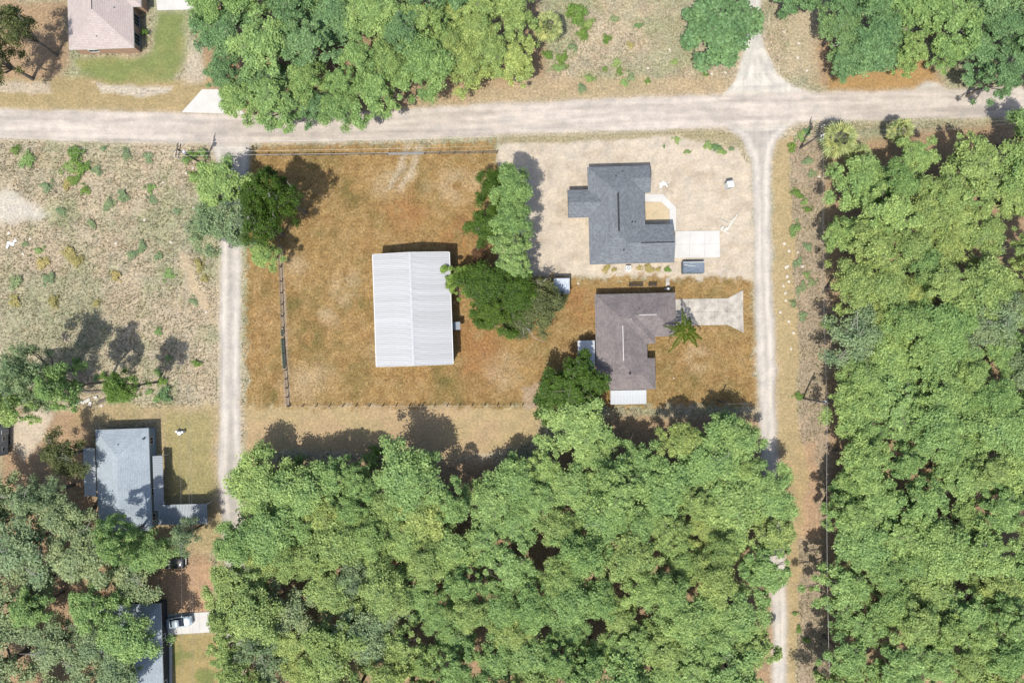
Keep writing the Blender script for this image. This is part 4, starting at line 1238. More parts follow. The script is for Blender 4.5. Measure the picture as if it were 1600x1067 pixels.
# ------------------------------------------------------------------ bushes and weeds
BUSH = []
for k in range(5):
    rs = np.random.RandomState(400 + k)
    P, Nn, C = crown_points(rs, 1.0, 0.25, 0.75, 16, 900, (0.2, 0.4), 0.3, 0.35)
    P[:, 2] = np.maximum(P[:, 2], 0.02)
    me = leaf_mesh('foliage', P, Nn, 0.05 + 0.07 * rs.rand(len(P)), rs, LEAF['weed'], 0.5)
    st_ = MB()
    for i in range(7):
        c = Vector(C[i]); st_.tube([(0.03 * math.cos(i), 0.03 * math.sin(i), -0.05), (c.x * .5, c.y * .5, c.z * .45), tuple(c)], [0.03, 0.02, 0.01], 4)
    BUSH.append((me, st_.mesh('stems', M['bark'])))
nb = [0]
def bush(u, v, r, tint, label, group=None, hz=1.0):
    i = nb[0]; nb[0] += 1
    rnd = random.Random(i + 900)
    p = G(u, v, 0.6)
    rad = r * K
    o = thing('bush', (p.x, p.y, 0), label, 'bush', group, rnd.random() * 6.28)
    o.scale = (rad * rnd.uniform(.75, 1.45), rad * rnd.uniform(.65, 1.15), rad * hz * rnd.uniform(0.6, 1.0))
    me, sm = BUSH[i % len(BUSH)]
    c = link('foliage', me, o); set_mat(c, LEAF[tint]); link('stems', sm, o)
W1 = 'weedy bushes in the western scrub field'
for u, v, r, t in ((118, 240, 17, 'weed'), (128, 262, 15, 'weed'), (106, 262, 13, 'yellow'), (112, 282, 12, 'weed'), (46, 246, 13, 'green'), (22, 234, 10, 'weed'), (36, 252, 10, 'green'),
                   (130, 296, 12, 'weed'), (105, 284, 12, 'straw'), (105, 398, 15, 'straw'), (118, 408, 12, 'straw'), (64, 410, 11, 'straw'), (58, 390, 7, 'green'), (75, 436, 11, 'moss'), (20, 440, 12, 'moss'),
                   (168, 318, 11, 'moss'), (190, 306, 10, 'moss'), (232, 294, 8, 'green'), (236, 312, 8, 'moss'), (222, 384, 11, 'moss'), (205, 398, 12, 'moss'), (246, 400, 10, 'moss'), (262, 430, 8, 'green'),
                   (245, 518, 9, 'green'), (150, 474, 10, 'straw'), (82, 470, 12, 'straw'), (20, 470, 11, 'straw'), (300, 470, 8, 'moss'), (180, 430, 9, 'straw'), (140, 350, 10, 'moss'), (95, 330, 9, 'moss'), (275, 330, 8, 'moss'),
                   (310, 412, 11, 'straw'), (318, 434, 9, 'straw'), (160, 232, 9, 'moss'), (196, 240, 10, 'moss'), (230, 245, 9, 'moss'), (70, 290, 10, 'moss'), (150, 265, 10, 'moss'), (36, 380, 8, 'moss')):
    bush(u, v, r, t, f'{TINT_WORD[t]} weedy bush in the dry western scrub field', f'{TINT_WORD[t]} ' + W1, 0.42)
for u, v, r, t in ((245, 582, 9, 'green'), (253, 596, 9, 'weed'), (256, 618, 14, 'deep'), (246, 622, 9, 'green'), (230, 612, 6, 'green'), (160, 588, 7, 'weed'), (148, 591, 6, 'deep'), (118, 565, 9, 'weed'), (110, 575, 9, 'deep'), (190, 624, 15, 'weed'), (176, 618, 9, 'weed'), (306, 568, 9, 'weed'), (262, 560, 7, 'green')):
    bush(u, v, r, t, f'{TINT_WORD[t]} bush around the fallen trunks north of the blue-grey house', f'{TINT_WORD[t]} bushes near the fallen trunks', 0.8)
for u, v, r, t in ((300, 243, 12, 'weed'), (316, 240, 11, 'green'), (290, 250, 9, 'green'), (318, 264, 14, 'weed'), (306, 276, 12, 'weed')):
    bush(u, v, r, t, f'{TINT_WORD[t]} bush at the foot of the pole by the west lane', f'{TINT_WORD[t]} bushes at the west lane pole', 0.8)
for u, v, r, t in ((905, 22, 16, 'weed'), (922, 38, 13, 'yellow'), (910, 52, 13, 'weed'), (890, 20, 12, 'weed'), (880, 92, 11, 'weed'), (872, 106, 9, 'green'), (856, 84, 10, 'weed'), (948, 60, 9, 'weed'), (964, 98, 9, 'yellow'), (968, 112, 7, 'weed'),
                   (945, 107, 5, 'weed'), (922, 124, 9, 'green'), (910, 138, 8, 'moss'), (976, 128, 7, 'green'), (985, 120, 9, 'moss'), (1013, 126, 7, 'weed'), (1054, 95, 7, 'yellow'), (1103, 115, 5, 'weed'), (985, 70, 8, 'straw'), (895, 72, 10, 'moss'), (960, 30, 10, 'moss')):
    bush(u, v, r, t, f'{TINT_WORD[t]} bush in the open scrub north of the dirt road', f'{TINT_WORD[t]} bushes in the northern scrub', 0.7)
bush(999, 41, 8, 'deep', 'round dark green shrub alone in the northern scrub', None, 1.2)
for u, v, r, t in ((1246, 302, 10, 'weed'), (1258, 316, 9, 'green'), (1264, 326, 7, 'weed'), (1242, 358, 11, 'green'), (1264, 384, 9, 'moss'), (1240, 474, 9, 'moss'), (1256, 494, 9, 'moss'), (1262, 428, 6, 'green'), (1250, 620, 8, 'weed'), (1292, 508, 9, 'weed'), (1298, 498, 9, 'yellow'), (1238, 230, 10, 'weed'), (1252, 214, 9, 'green'), (1262, 206, 9, 'deep'),
                   (1262, 250, 9, 'moss'), (1270, 270, 8, 'moss'), (1248, 410, 9, 'moss'), (1270, 440, 10, 'moss'), (1254, 450, 9, 'moss'), (1262, 1000, 8, 'weed'), (1250, 985, 7, 'weed'), (1244, 960, 6, 'green'), (1270, 920, 6, 'weed')):
    bush(u, v, r, t, f'{TINT_WORD[t]} bush in the dry strip between the east lane and the woods', f'{TINT_WORD[t]} bushes in the eastern strip', 0.6)
for u, v, r, t in ((1108, 226, 9, 'green'), (1120, 231, 8, 'deep'), (1128, 236, 7, 'green'), (1144, 232, 7, 'moss'), (1058, 218, 6, 'green'), (1075, 236, 5, 'green'), (1038, 228, 4, 'deep'), (948, 420, 8, 'straw'), (960, 421, 7, 'straw'), (1000, 418, 6, 'straw'), (1014, 420, 8, 'straw'), (1030, 421, 7, 'straw'), (1044, 420, 6, 'weed')):
    bush(u, v, r, t, f'small {TINT_WORD[t]} weed clump at the edge of the bare sand plot', f'{TINT_WORD[t]} weed clumps on the sand plot', 0.5)
bush(226, 51, 8, 'weed', 'bright green shrub beside the blue-framed windows of the tan-roofed house', None, 1.4)
for u, v, r, t in ((590, 702, 12, 'weed'), (584, 716, 14, 'green'), (455, 730, 18, 'weed'), (470, 715, 12, 'green'), (648, 722, 12, 'yellow')):
    bush(u, v, r, t, f'{TINT_WORD[t]} sapling at the northern edge of the southern woods', f'{TINT_WORD[t]} saplings at the southern woods edge', 2.2)

# dry weeds of the scrub: uncountable, one object
def weeds(name, n, seed, mtl, hrange, wr, thr, label, extra=None):
    rs = np.random.RandomState(seed)
    x = rs.uniform(-95, 95, n); y = rs.uniform(-64, 64, n)
    ix = np.clip(np.searchsorted(gx, x), 0, len(gx) - 1); iy = np.clip(np.searchsorted(gy, y), 0, len(gy) - 1)
    s = SCRUB[iy, ix]
    d = fbm(x / K, y / K, 22, 88, 3)
    keep = (s * (0.35 + d) > thr + 0.35 * rs.rand(n)) if extra is None else extra(x, y, s, d, rs)
    x = x[keep]; y = y[keep]; z = relief[iy[keep], ix[keep]]; n = len(x)
    V = []; 
    a = rs.rand(n, 3) * 6.28; h = rs.uniform(*hrange, (n, 3)); w = rs.uniform(*wr, (n, 3))
    base = np.stack([x, y, z - 0.02], -1)[:, None, :]
    ca, sa = np.cos(a), np.sin(a)
    dirv = np.stack([ca, sa, np.zeros_like(a)], -1)
    lean = np.stack([np.cos(a + 1.2), np.sin(a + 1.2), np.zeros_like(a)], -1) * (h * rs.uniform(0.3, 1.0, h.shape))[..., None]
    p0 = base - dirv * w[..., None]; p1 = base + dirv * w[..., None]; p2 = base + lean + np.stack([0 * h, 0 * h, h], -1)
    T = np.stack([p0, p1, p2], 2).reshape(-1, 3).astype(np.float32)
    m3 = len(T)
    me = bpy.data.meshes.new(name)
    me.vertices.add(m3); me.vertices.foreach_set('co', T.ravel())
    me.loops.add(m3); me.loops.foreach_set('vertex_index', np.arange(m3, dtype=np.int32))
    me.polygons.add(m3 // 3); me.polygons.foreach_set('loop_start', np.arange(0, m3, 3, dtype=np.int32))
    me.update(calc_edges=True)
    me.materials.append(mtl)
    tag(link(name, me), label, None, None, 'stuff')
M['straw'] = foliage('dry_straw', (0.285, 0.23, 0.145), 0.0, 0.2)
M['olive_weed'] = foliage('olive_weeds', (0.18, 0.20, 0.095), 0.0, 0.2)
M['turf'] = foliage('dry_turf', (0.205, 0.135, 0.058), 0.0, 0.2)
M['ash_weed'] = foliage('ashen_weeds', (0.21, 0.19, 0.145), 0.0, 0.2)
weeds('dry_weeds', 120000, 1, M['straw'], (0.10, 0.45), (0.02, 0.07), 0.45, 'dry straw weeds covering the scrub')
weeds('olive_weeds', 60000, 2, M['olive_weed'], (0.10, 0.45), (0.03, 0.08), 0.6, 'olive green weeds in the scrub')
weeds('ashen_weeds', 70000, 5, M['ash_weed'], (0.15, 0.5), (0.02, 0.06), 0.55, 'ash brown dead weeds in the scrub')
LAWN_D = None
def on_lawn(x, y, s, d, rs):
    return (sdist(x / K + 800, 533.5 - y / K, LAWN) > 1) & (rs.rand(len(x)) < 0.9)
weeds('dry_turf', 200000, 3, M['turf'], (0.05, 0.14), (0.03, 0.10), 0, 'short dry brown grass of the fenced lot', on_lawn)

# ------------------------------------------------------------------ utility poles and wires
def pole(u, v, h, label, arms=1, arm_dir=0.0, transformer=False):
    p = G(u, v)
    o = thing('utility_pole', (p.x, p.y, 0), label, 'utility pole')
    MB().tube([(0, 0, -0.3), (0, 0, h * 0.5), (0, 0, h)], [0.19, 0.16, 0.12], 10).build('shaft', M['pole_wood'], o)
    d = Vector((math.cos(arm_dir), math.sin(arm_dir), 0))
    for k in range(arms):
        z = h - 0.35 - 0.9 * k
        off = Vector((-d.y, d.x, 0)) * 0.16
        a = MB().bar(d * -1.2 + off + Vector((0, 0, z)), d * 1.2 + off + Vector((0, 0, z)), 0.12, 0.14).build('crossarm', M['pole_wood'], o)
        for t in (-1.1, -0.45, 1.1):
            c = d * t + off
            MB().tube([(c.x, c.y, z + 0.071), (c.x, c.y, z + 0.2), (c.x, c.y, z + 0.3)], [0.05, 0.09, 0.05], 8).build('insulator', M['insulator'], a)
    if transformer:
        MB().tube([(0.34, 0.0, h - 2.4), (0.34, 0.0, h - 2.3), (0.34, 0, h - 1.55), (0.34, 0, h - 1.5)], [0.18, 0.24, 0.24, 0.15], 12).build('transformer', M['insulator'], o)
    return Vector((p.x, p.y, h))

H_P = 9.6
pA = pole(318, 257, H_P, 'wooden utility pole in bushes at the mouth of the west lane', 2, R(80), True)
pB = pole(1250, 232, H_P, 'wooden utility pole at the corner of dirt road and east lane', 2, R(85), True)
pC = pole(1254, 622, H_P, 'wooden utility pole in the dry strip facing the front lawn', 0, 0, True)
pD = pole(1122, 626, 6.2, 'short service pole on the front lawn by the southern oaks', 0)
pE = pole(332, 1130, H_P, 'wooden utility pole beyond the south-western lawn', 1, 0)
pF = pole(1740, 190, H_P, 'wooden utility pole far along the dirt road', 1, R(85))
pG = pole(1262, 1150, H_P, 'wooden utility pole at the far south end of the dry strip', 0)
pH = pole(-180, 236, H_P, 'wooden utility pole far west along the dirt road', 1, R(90))
def wire(a, b, sag, label, group, r=0.011):
    c = (a + b) / 2
    n = 16
    pts = [a.lerp(b, i / n) - Vector((0, 0, sag * 4 * (i / n) * (1 - i / n))) for i in range(n + 1)]
    o = MB().tube([q - c for q in pts], r, 5).build('overhead_wire', M['wire'], None, c)
    tag(o, label, 'wire', group)
up = Vector((0, 0, 1))
for k, (dy, dz) in enumerate(((1.1, -0.05), (-0.45, -0.05), (-1.1, -0.05))):
    e = Vector((0.1, dy, dz))
    wire(pA + e, pB + e, 1.6, 'power line strung along the dirt road between lane corners', 'power lines along the dirt road')
    wire(pB + e, pF + e, 0.8, 'power line running from the lane corner toward the far east pole', 'power lines east of the lane corner')
    wire(pH + e, pA + e, 0.9, 'power line running west along the dirt road', 'power lines to the west')
for k, dx in enumerate((-0.9, 0.0, 0.9)):
    e = Vector((dx, 0, -0.2 if k != 1 else -1.2))
    wire(pA + e, pE + e, 1.2, 'power line crossing the scrub field beside the west lane', 'power lines beside the west lane')
for dx in (0.0,):
    wire(pB + Vector((dx, 0, -0.4)), pC + Vector((dx, 0, -0.2)), 0.8, 'power line above the dry strip from the lane corner pole', 'power lines over the dry strip')
    wire(pC + Vector((dx, 0, -0.2)), pG + Vector((dx, 0, -0.2)), 0.9, 'power line above the south end of the dry strip', None)
wire(pC + Vector((0, 0, -1.3)), pD + Vector((0, 0, -0.1)), 0.4, 'service line from the strip pole to the front lawn pole', None, 0.015)

# ------------------------------------------------------------------ fences
def fence(pts, spacing, label, gates=(), rail=M['wood'], post_m=M['wood'], rails=(0.5, 1.0), hp=1.25, rh=0.13):
    a0 = G(*pts[0])
    o = thing('rail_fence', (a0.x, a0.y, 0), label, 'fence')
    for i in range(len(pts) - 1):
        a = G(*pts[i]) - a0; b = G(*pts[i + 1]) - a0
        n = max(1, round((b - a).length / spacing))
        me = None
        for k in range(n + (1 if i == len(pts) - 2 else 0)):
            q = a.lerp(b, k / n)
            if me is None: me = MB().box((0, 0, hp / 2 - 0.1), (0.15, 0.15, hp + 0.2)).mesh('post', post_m)
            link('post', me, o, q)
        for k in range(n):
            q0 = a.lerp(b, k / n); q1 = a.lerp(b, (k + 1) / n)
            for z in rails:
                d = (q1 - q0).normalized() * 0.08
                MB().bar(q0 + d + up * z, q1 - d + up * z, min(0.05, rh), rh).build('rail', rail, o)
    return o

def gate(a, b, m, label, zs=(0.25, 0.55, 0.85, 1.15), r=0.035):
    p = G(*a); q = G(*b)
    o = thing('pipe_gate', (p.x, p.y, 0), label, 'gate')
    d = q - p
    e = d.normalized() * 0.14
    for z in zs: MB().tube([e + up * z, d - e + up * z], r, 6).build('rail', m, o)
    for t in (0.0, 0.5, 1.0):
        c = e.lerp(d - e, t)
        MB().tube([c + up * (zs[0] - 0.1), c + up * (zs[-1] + 0.06)], r * 1.15, 6).build('stile', m, o)

fence([(398, 244), (498, 243.5), (606, 242.5)], 2.5, 'grey wooden rail fence along the north of the lot, west of the gate')
fence([(664, 241.5), (776, 240)], 2.4, 'grey wooden rail fence along the north of the lot, east of the gate')
gate((606, 242.5), (664, 241.5), M['pipe'], 'silver double pipe gate across the wheel tracks on the north fence')
fence([(437, 372), (440, 440), (442.5, 512)], 2.3, 'grey post fence dividing the west of the lot, north of the green gate')
fence([(447, 578), (451, 634)], 1.7, 'grey post fence dividing the west of the lot, south of the green gate')
gate((442.5, 528), (446, 576), M['green_pipe'], 'long green pipe gate in the west dividing fence', r=0.06)
gate((442.3, 514), (442.8, 526), M['green_pipe'], 'short green walk gate in the west dividing fence', r=0.05)
fence([(453, 634.5), (640, 634), (836, 633)], 2.3, 'low wire and post fence along the south of the lot', rails=(0.5, 1.0), hp=1.1, rh=0.012, rail=M['wire'])

# ------------------------------------------------------------------ vehicles
def loft(secs, closed=True):
    """secs: list of rings (same count) -> skin"""
    mb = MB(); n = len(secs[0])
    for s_ in secs: mb.v += [tuple(p_) for p_ in s_]
    for i in range(len(secs) - 1):
        for k in range(n):
            mb.f.append((i * n + k, i * n + (k + 1) % n, (i + 1) * n + (k + 1) % n, (i + 1) * n + k))
    mb.f.append(tuple(reversed(range(n)))); mb.f.append(tuple((len(secs) - 1) * n + k for k in range(n)))
    return mb

def ring(x, hw, z0, z1, rnd=0.12):
    """rounded cross-section facing along x"""
    r = min(rnd, (z1 - z0) / 2.2, hw / 2)
    return [(x, -hw, z0 + r * .5), (x, -hw + r * .5, z0), (x, hw - r * .5, z0), (x, hw, z0 + r * .5), (x, hw, z1 - r), (x, hw - r * .35, z1 - r * .3), (x, hw - r, z1), (x, -hw + r, z1), (x, -hw + r * .35, z1 - r * .3), (x, -hw, z1 - r)]

def wheels(o, xs, hw, r):
    for x in xs:
        for s_ in (-1, 1):
            w = MB().tube([(x, s_ * (hw - 0.19), r), (x, s_ * (hw - 0.17), r), (x, s_ * (hw - 0.02), r), (x, s_ * hw, r)], [r * .85, r, r, r * .86], 16).build('wheel', M['tyre'], o)
            MB().tube([(x, s_ * (hw - 0.05), r), (x, s_ * (hw + 0.008), r)], [r * .6, r * .55], 12).build('rim', M['rim'], w)

p = G(279.5, 971.5, 0.9)
car = thing('sedan_car', (p.x, p.y, 0.092), 'silver blue sedan parked on the white concrete driveway', 'car', None, R(8))
loft([ring(x, hw, z0, z1) for x, hw, z0, z1 in ((-2.25, .66, .42, .80), (-2.18, .80, .28, .92), (-1.6, .87, .2, .98), (-0.6, .89, .2, .96), (0.7, .89, .2, .95), (1.5, .87, .2, .88), (2.05, .80, .22, .78), (2.26, .62, .34, .64))]).build('body', M['silver_paint'], car, smooth=True)
loft([[(-1.55, -.66, .97), (-1.55, .66, .97), (-0.95, .60, 1.36), (-0.95, -.60, 1.36)], [(-0.2, -.76, .95), (-0.2, .76, .95), (-0.2, .58, 1.43), (-0.2, -.58, 1.43)],
      [(0.95, -.72, .93), (0.95, .72, .93), (0.25, .58, 1.40), (0.25, -.58, 1.40)]]).build('window_band', M['glass'], car)
loft([ring(x, hw, z0, z1, .05) for x, hw, z0, z1 in ((-0.98, .58, 1.33, 1.385), (-0.3, .61, 1.39, 1.455), (0.28, .585, 1.365, 1.42))]).build('roof', M['silver_paint'], car, smooth=True)
wheels(car, (-1.38, 1.38), 0.90, 0.31)
for s_ in (-1, 1):
    MB().box((2.13, s_ * .56, .64), (.18, .3, .14), s_ * -.25).build('headlight', M['lamp'], car)
    MB().box((-2.17, s_ * .6, .80), (.12, .28, .14)).build('tail_light', M['tail'], car)
    MB().box((0.72, s_ * .96, .98), (.14, .2, .13)).build('mirror', M['silver_paint'], car)

p = G(265, 879.5, 1.0)
trk = thing('pickup_truck', (p.x, p.y, 0), 'black pickup truck with junk in its bed, in tree shade', 'truck', None, R(-1))
loft([ring(x, hw, z0, z1) for x, hw, z0, z1 in ((0.4, .92, .35, 1.05), (1.6, .92, .35, 1.06), (2.3, .88, .38, 1.0), (2.55, .74, .45, .88))]).build('hood', M['black_paint'], trk, smooth=True)
loft([ring(x, hw, z0, z1) for x, hw, z0, z1 in ((-0.62, .92, .35, 1.06), (0.398, .92, .35, 1.06))]).build('cab', M['black_paint'], trk)
loft([[(-0.62, -.84, 1.06), (-0.62, .84, 1.06), (-0.5, .70, 1.66), (-0.5, -.70, 1.66)], [(1.15, -.82, 1.05), (1.15, .82, 1.05), (0.45, .70, 1.66), (0.45, -.70, 1.66)]]).build('window_band', M['glass'], trk)
loft([ring(x, hw, z0, z1, .05) for x, hw, z0, z1 in ((-0.56, .72, 1.64, 1.72), (0.5, .72, 1.64, 1.72))]).build('cab_roof', M['black_paint'], trk)
bd = MB(); bd.box((-1.62, 0, .58), (1.98, 1.80, .12))
bd.box((-1.62, -.88, .86), (1.98, .08, .44)); bd.box((-1.62, .88, .86), (1.98, .08, .44)); bd.box((-2.57, 0, .86), (.08, 1.68, .44)); bd.build('bed', M['black_paint'], trk)
wheels(trk, (-1.65, 1.62), 0.94, 0.37)
for s_ in (-1, 1):
    MB().box((2.44, s_ * .58, .74), (.14, .26, .16)).build('headlight', M['lamp'], trk)
    MB().box((-2.62, s_ * .8, .85), (.03, .14, .24)).build('tail_light', M['tail'], trk)
    MB().box((0.75, s_ * 1.02, 1.12), (.14, .2, .2)).build('mirror', M['black_paint'], trk)
MB().bar((2.62, -.8, .5), (2.62, .8, .5), .1, .16).build('bumper', M['rim'], trk)
o = MB().box((0, 0, .11), (.5, .4, .22), .4, .9).build('storage_tub', M['plastic_white'], None, (p.x - 2.1, p.y + .3, .642)); tag(o, 'white tub in the bed of the black pickup', 'tub')
o = MB().box((0, 0, .12), (.7, .45, .24), -.5, .8).build('cardboard_box', M['board'], None, (p.x - 1.5, p.y - .15, .642)); tag(o, 'pale box in the bed of the black pickup', 'box')

p = G(-12, 691, 2.7)
cmp_ = thing('camper_trailer', (p.x, p.y, 0), 'weathered pale camper trailer beside the sandy yard track', 'camper')
loft([[(x * 1, y, z) for x, z in ((-1.15, .55), (1.15, .55), (1.17, 1.6), (1.13, 2.55), (0.95, 2.7), (-0.95, 2.7), (-1.13, 2.55), (-1.17, 1.6))] for y in (-2.4, -2.3, 2.25, 2.4)]).build('body', M['camper'], cmp_)
for y in (-1.3, 0.5):
    window_part(cmp_, (1.172, y), (0, 1), (1, 0), .8, .6, 1.75, 'window', M['trim'], M['glass'])
window_part(cmp_, (1.172, 1.6), (0, 1), (1, 0), .65, 1.5, 1.42, 'door', M['trim'], M['plastic_grey'])
MB().box((0.2, -0.4, 2.80), (.6, .7, .2), 0, .85).build('roof_vent', M['plastic_grey'], cmp_)
for s_ in (-1, 1):
    for yy in (-0.4, 0.4): MB().tube([(s_ * 0.9, yy, .33), (s_ * 1.1, yy, .33)], .33, 14).build('wheel', M['tyre'], cmp_)
MB().bar((0, 2.4, .5), (0, 3.5, .45), .12).build('hitch', M['pipe'], cmp_)
for yy in (-2.2, 2.2): MB().box((0, yy, .28), (.1, .1, .56)).build('jack_stand', M['pipe'], cmp_)

# ------------------------------------------------------------------ building-site things
p = G(1084, 418, 1.4)
dm = thing('dumpster', (p.x, p.y, 0), 'slate blue tarp-covered dumpster beside the new driveway', 'dumpster', None, R(1))
b = MB(); b.box((0, 0, .12), (3.6, 1.7, .12))
for s_ in (-1, 1):
    b.box((0, s_ * .92, .72), (3.7, .08, 1.26)); b.box((s_ * 1.83, 0, .72), (.08, 1.76, 1.26))
b.build('tub', M['dumpster'], dm)
for i in range(6):
    for s_ in (-1, 1): MB().box((-1.5 + i * .6, s_ * .99, .7), (.08, .06, 1.1)).build('rib', M['dumpster'], dm)
tp = MB(); rs = np.random.RandomState(3)
nx_, ny_ = 13, 7
for j in range(ny_):
    for i in range(nx_):
        tp.v.append((-1.78 + 3.56 * i / (nx_ - 1), -.87 + 1.74 * j / (ny_ - 1), 1.38 - (0.16 * math.sin(math.pi * i / (nx_ - 1)) * math.sin(math.pi * j / (ny_ - 1))) + rs.rand() * .07))
for j in range(ny_ - 1):
    for i in range(nx_ - 1): tp.f.append((j * nx_ + i, j * nx_ + i + 1, (j + 1) * nx_ + i + 1, (j + 1) * nx_ + i))
tp.build('tarp', M['tarp'], dm)
MB().bar((-1.7, 0.5, 1.46), (0.3, 0.2, 1.46), .06).build('strap', M['plastic_white'], dm)
MB().bar((-1.85, 0.93, 1.39), (1.85, 0.93, 1.39), .08).build('rim_rail', M['plastic_white'], dm)

p = G(1142.5, 287, 2.2)
to = thing('portable_toilet', (p.x, p.y, 0), 'white portable toilet cabin on the bare sand', 'toilet cabin', None, R(12))
MB().box((0, 0, 1.02), (1.02, 1.02, 2.04), 0, .97).build('cabin', M['plastic_white'], to)
MB().box((0, 0, 2.12), (1.14, 1.14, .16), 0, .7).build('roof', M['plastic_white'], to)
MB().box((0, -.515, 1.0), (.7, .03, 1.8)).build('door', M['plastic_grey'], to)
MB().tube([(.35, .35, 2.1), (.35, .35, 2.45)], .05, 8).build('vent_pipe', M['plastic_grey'], to)

p = G(982, 419, .8)
ac = thing('air_conditioner', (p.x, p.y, 0), 'boxy pale air conditioner unit behind the charcoal-roofed house', 'air conditioner')
MB().box((0, 0, .05), (1.1, 1.1, .1)).build('pad', M['concrete'], ac)
MB().box((0, 0, .46), (.86, .86, .72)).build('housing', M['plastic_white'], ac)
MB().tube([(0, 0, .82), (0, 0, .85)], [.38, .36], 18).build('fan_grille', M['plastic_grey'], ac)
for i in range(4):
    MB().box((.17 * math.cos(i * 1.571), .17 * math.sin(i * 1.571), .86), (.3, .08, .012), i * 1.571).build('fan_blade', M['insulator'], ac)

def scrap(name, u, v, pieces, label, m, seed):
    p = G(u, v); rs = np.random.RandomState(seed)
    o = thing(name, (p.x, p.y, 0), label, 'scrap pile')
    for i, (dx, dy, L, w, a) in enumerate(pieces):
        MB().box((dx, dy, .05 + .055 * i), (L, w, .05), R(a)).build('board', m, o)
    return o
scrap('board_pile', 1140, 352, [(0.2, 0.2, 2.6, .3, 58), (-0.9, -1.1, 1.6, .25, -28), (-0.6, -0.7, .9, .5, 20), (0.6, .5, 1.6, .14, -30), (1.0, 1.4, 1.0, .2, 62), (-1.1, 0.6, 1.7, .1, -25), (-1.4, -.5, .6, .4, 50)],
      'scatter of bleached boards on sand near the new driveway', M['board'], 1)
scrap('board_pile', 1035, 288, [(0, 0, 1.0, .55, 10), (.25, .2, .8, .4, -35), (-.3, -.45, .6, .35, 60), (.8, .1, .9, .08, 15), (.7, -.3, .5, .2, -60)],
      'small heap of pale panels by the charcoal-roofed house', M['plastic_white'], 2)
scrap('board_pile', 136, 626, [(0, 0, 1.2, .5, 30), (-.8, -.3, .9, .4, -20), (.6, -.5, .7, .5, 70), (1.6, .6, .6, .4, 10), (-1.6, -.5, .8, .3, 40)],
      'scattered pale rubbish by the fallen trunks', M['board'], 3)
scrap('board_pile', 17, 381, [(0, 0, 1.3, .6, -10), (.8, .5, .6, .4, 30), (-.5, -.5, .7, .4, 60)], 'white rubbish heap in the western scrub', M['plastic_white'], 4)

# pale stones lying in scrub and verges, each its own thing
SM = []
for k in range(4):
    rs = np.random.RandomState(60 + k)
    mb = MB()
    nlat = 4; mb.v.append((0, 0, .75))
    for i in range(1, nlat):
        for j in range(7):
            a = 6.283 * j / 7; e = math.pi * i / nlat; q = 1 + .25 * rs.randn()
            mb.v.append((math.sin(e) * math.cos(a) * q, math.sin(e) * math.sin(a) * q, .35 + .4 * math.cos(e)))
    for j in range(7): mb.f.append((0, 1 + j, 1 + (j + 1) % 7))
    for i in range(nlat - 2):
        for j in range(7): mb.f.append((1 + i * 7 + j, 1 + (i + 1) * 7 + j, 1 + (i + 1) * 7 + (j + 1) % 7, 1 + i * 7 + (j + 1) % 7))
    mb.f.append(tuple(1 + (nlat - 2) * 7 + j for j in reversed(range(7))))
    SM.append(mb.mesh('stone', M['stone']))
def stone(u, v, r, lab, grp):
    q = G(u, v); rnd = random.Random(int(u * 7 + v))
    o = link('stone', SM[rnd.randrange(4)], None, (q.x, q.y, -0.02), rnd.random() * 6)
    o.scale = (r, r * rnd.uniform(.6, 1), r * .6)
    tag(o, lab, 'stone', grp)
for u, v in ((1233, 392), (1231, 416), (1228, 418), (1246, 394), (1254, 416), (1230, 432), (1233, 440), (1227, 458), (1228, 470), (1219, 488), (1232, 502), (1280, 276), (1226, 381), (1224, 447), (1240, 520), (1236, 545)):
    stone(u, v, .3, 'pale stone in the line beside the east lane verge', 'pale stones along the east lane')
for u, v in ((292, 270), (302, 263), (255, 285), (226, 344), (14, 364), (48, 373), (181, 380), (267, 378), (303, 325), (322, 488), (36, 397), (150, 620), (158, 633), (206, 622)):
    stone(u, v, .32, 'pale stone lying in the western scrub', 'pale stones in the western scrub')
for u, v in ((1133, 114), (1112, 116), (1046, 78), (1012, 107), (1248, 68), (1261, 111), (1222, 20), (1225, 50), (1246, 90)):
    stone(u, v, .3, 'pale stone in the open ground north of the dirt road', 'pale stones north of the dirt road')
stone(903, 443, .2, 'single white stone on the lawn east of the small shed', None)
stone(1053, 591, .14, 'single white stone on the front lawn', None)

# three white drums in the yard of the blue-grey house
for (u, v, r, lab) in ((279, 673.5, .22, 'small white drum, western of three in the yard'), (283.5, 676, .36, 'larger white drum, the middle one of three in the yard'), (288, 674, .24, 'white drum closest to the west lane of three in the yard')):
    q = G(u, v)
    o = thing('drum', (q.x, q.y, 0), lab, 'drum')
    MB().tube([(0, 0, 0), (0, 0, .05), (0, 0, .8), (0, 0, .85)], [r * .94, r, r, r * .94], 14).build('barrel', M['plastic_white'], o)
    MB().tube([(0, 0, .851), (0, 0, .9)], [r * .9, r * .85], 14).build('lid', M['plastic_white'], o)

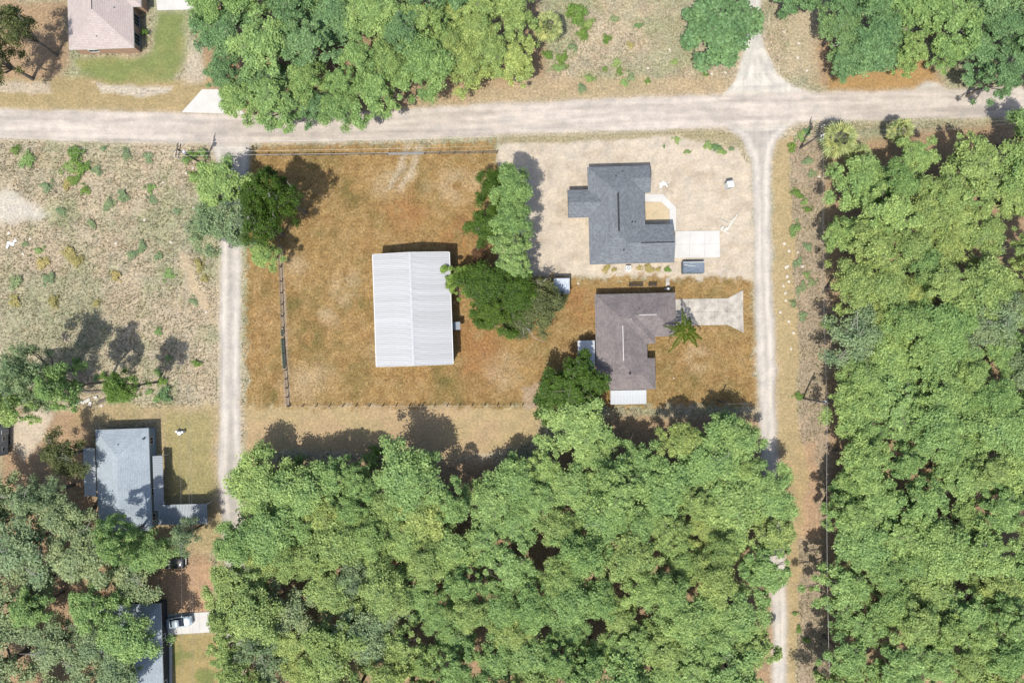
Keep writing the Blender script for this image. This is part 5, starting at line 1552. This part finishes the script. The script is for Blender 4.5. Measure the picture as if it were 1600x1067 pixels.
# fallen trunks
for pts, rad, lab in (([(108, 609), (140, 612), (172, 610), (190, 601)], .22, 'long fallen grey trunk lying by the slim green tree'),
                      ([(155, 628), (170, 622), (182, 612)], .28, 'short thick fallen trunk beside the pale rubbish')):
    w0 = G(*pts[0])
    o = thing('fallen_trunk', (w0.x, w0.y, 0), lab, 'log')
    wp_ = [G(*q) - w0 + up * (rad * .8) for q in pts]
    MB().tube(wp_, [rad, rad * .9, rad * .8, rad * .55][:len(wp_)], 8).build('log', M['bark'], o)
    e = wp_[-2]
    MB().tube([e, e + Vector((1.0, 1.2, .35)), e + Vector((1.6, 2.2, .5))], [rad * .45, rad * .3, rad * .12], 6).build('branch', M['bark'], o)

# things behind the brown-roofed house
for (u, v, L, lab) in ((993, 446, 2.5, 'long dark wooden bench behind the brown-roofed house'), (1019, 445.5, 1.5, 'short dark wooden bench behind the brown-roofed house')):
    q = G(u, v)
    o = thing('garden_bench', (q.x, q.y, 0), lab, 'bench', None, R(1.5))
    for i in range(3): MB().box((0, -.16 + .16 * i, .45), (L, .13, .04)).build('slat', M['dark_wood'], o)
    for s_ in (-1, 1): MB().box((s_ * (L / 2 - .2), 0, .215), (.1, .42, .43)).build('leg', M['dark_wood'], o)
    for z in (.62, .8): MB().box((0, .27, z), (L, .04, .12)).build('back_slat', M['dark_wood'], o)
    for s_ in (-1, 1): MB().box((s_ * (L / 2 - .2), .23, .66), (.08, .04, .44)).build('back_post', M['dark_wood'], o)
q = G(1042, 452)
o = thing('pressure_tank', (q.x, q.y, 0), 'pale grey upright tank with pipe on the path behind the brown-roofed house', 'tank')
MB().tube([(0, 0, 0), (0, 0, .12), (0, 0, .2), (0, 0, 1.1), (0, 0, 1.3), (0, 0, 1.38)], [.2, .2, .27, .27, .2, .06], 14).build('vessel', M['insulator'], o, smooth=True)
MB().tube([(.26, 0, .3), (.55, .1, .3), (.6, .35, .3), (.6, .4, .02)], .04, 6).build('pipe', M['pipe'], o)
MB().box((-.42, 0, .3), (.25, .3, .6)).build('pump_box', M['plastic_grey'], o)
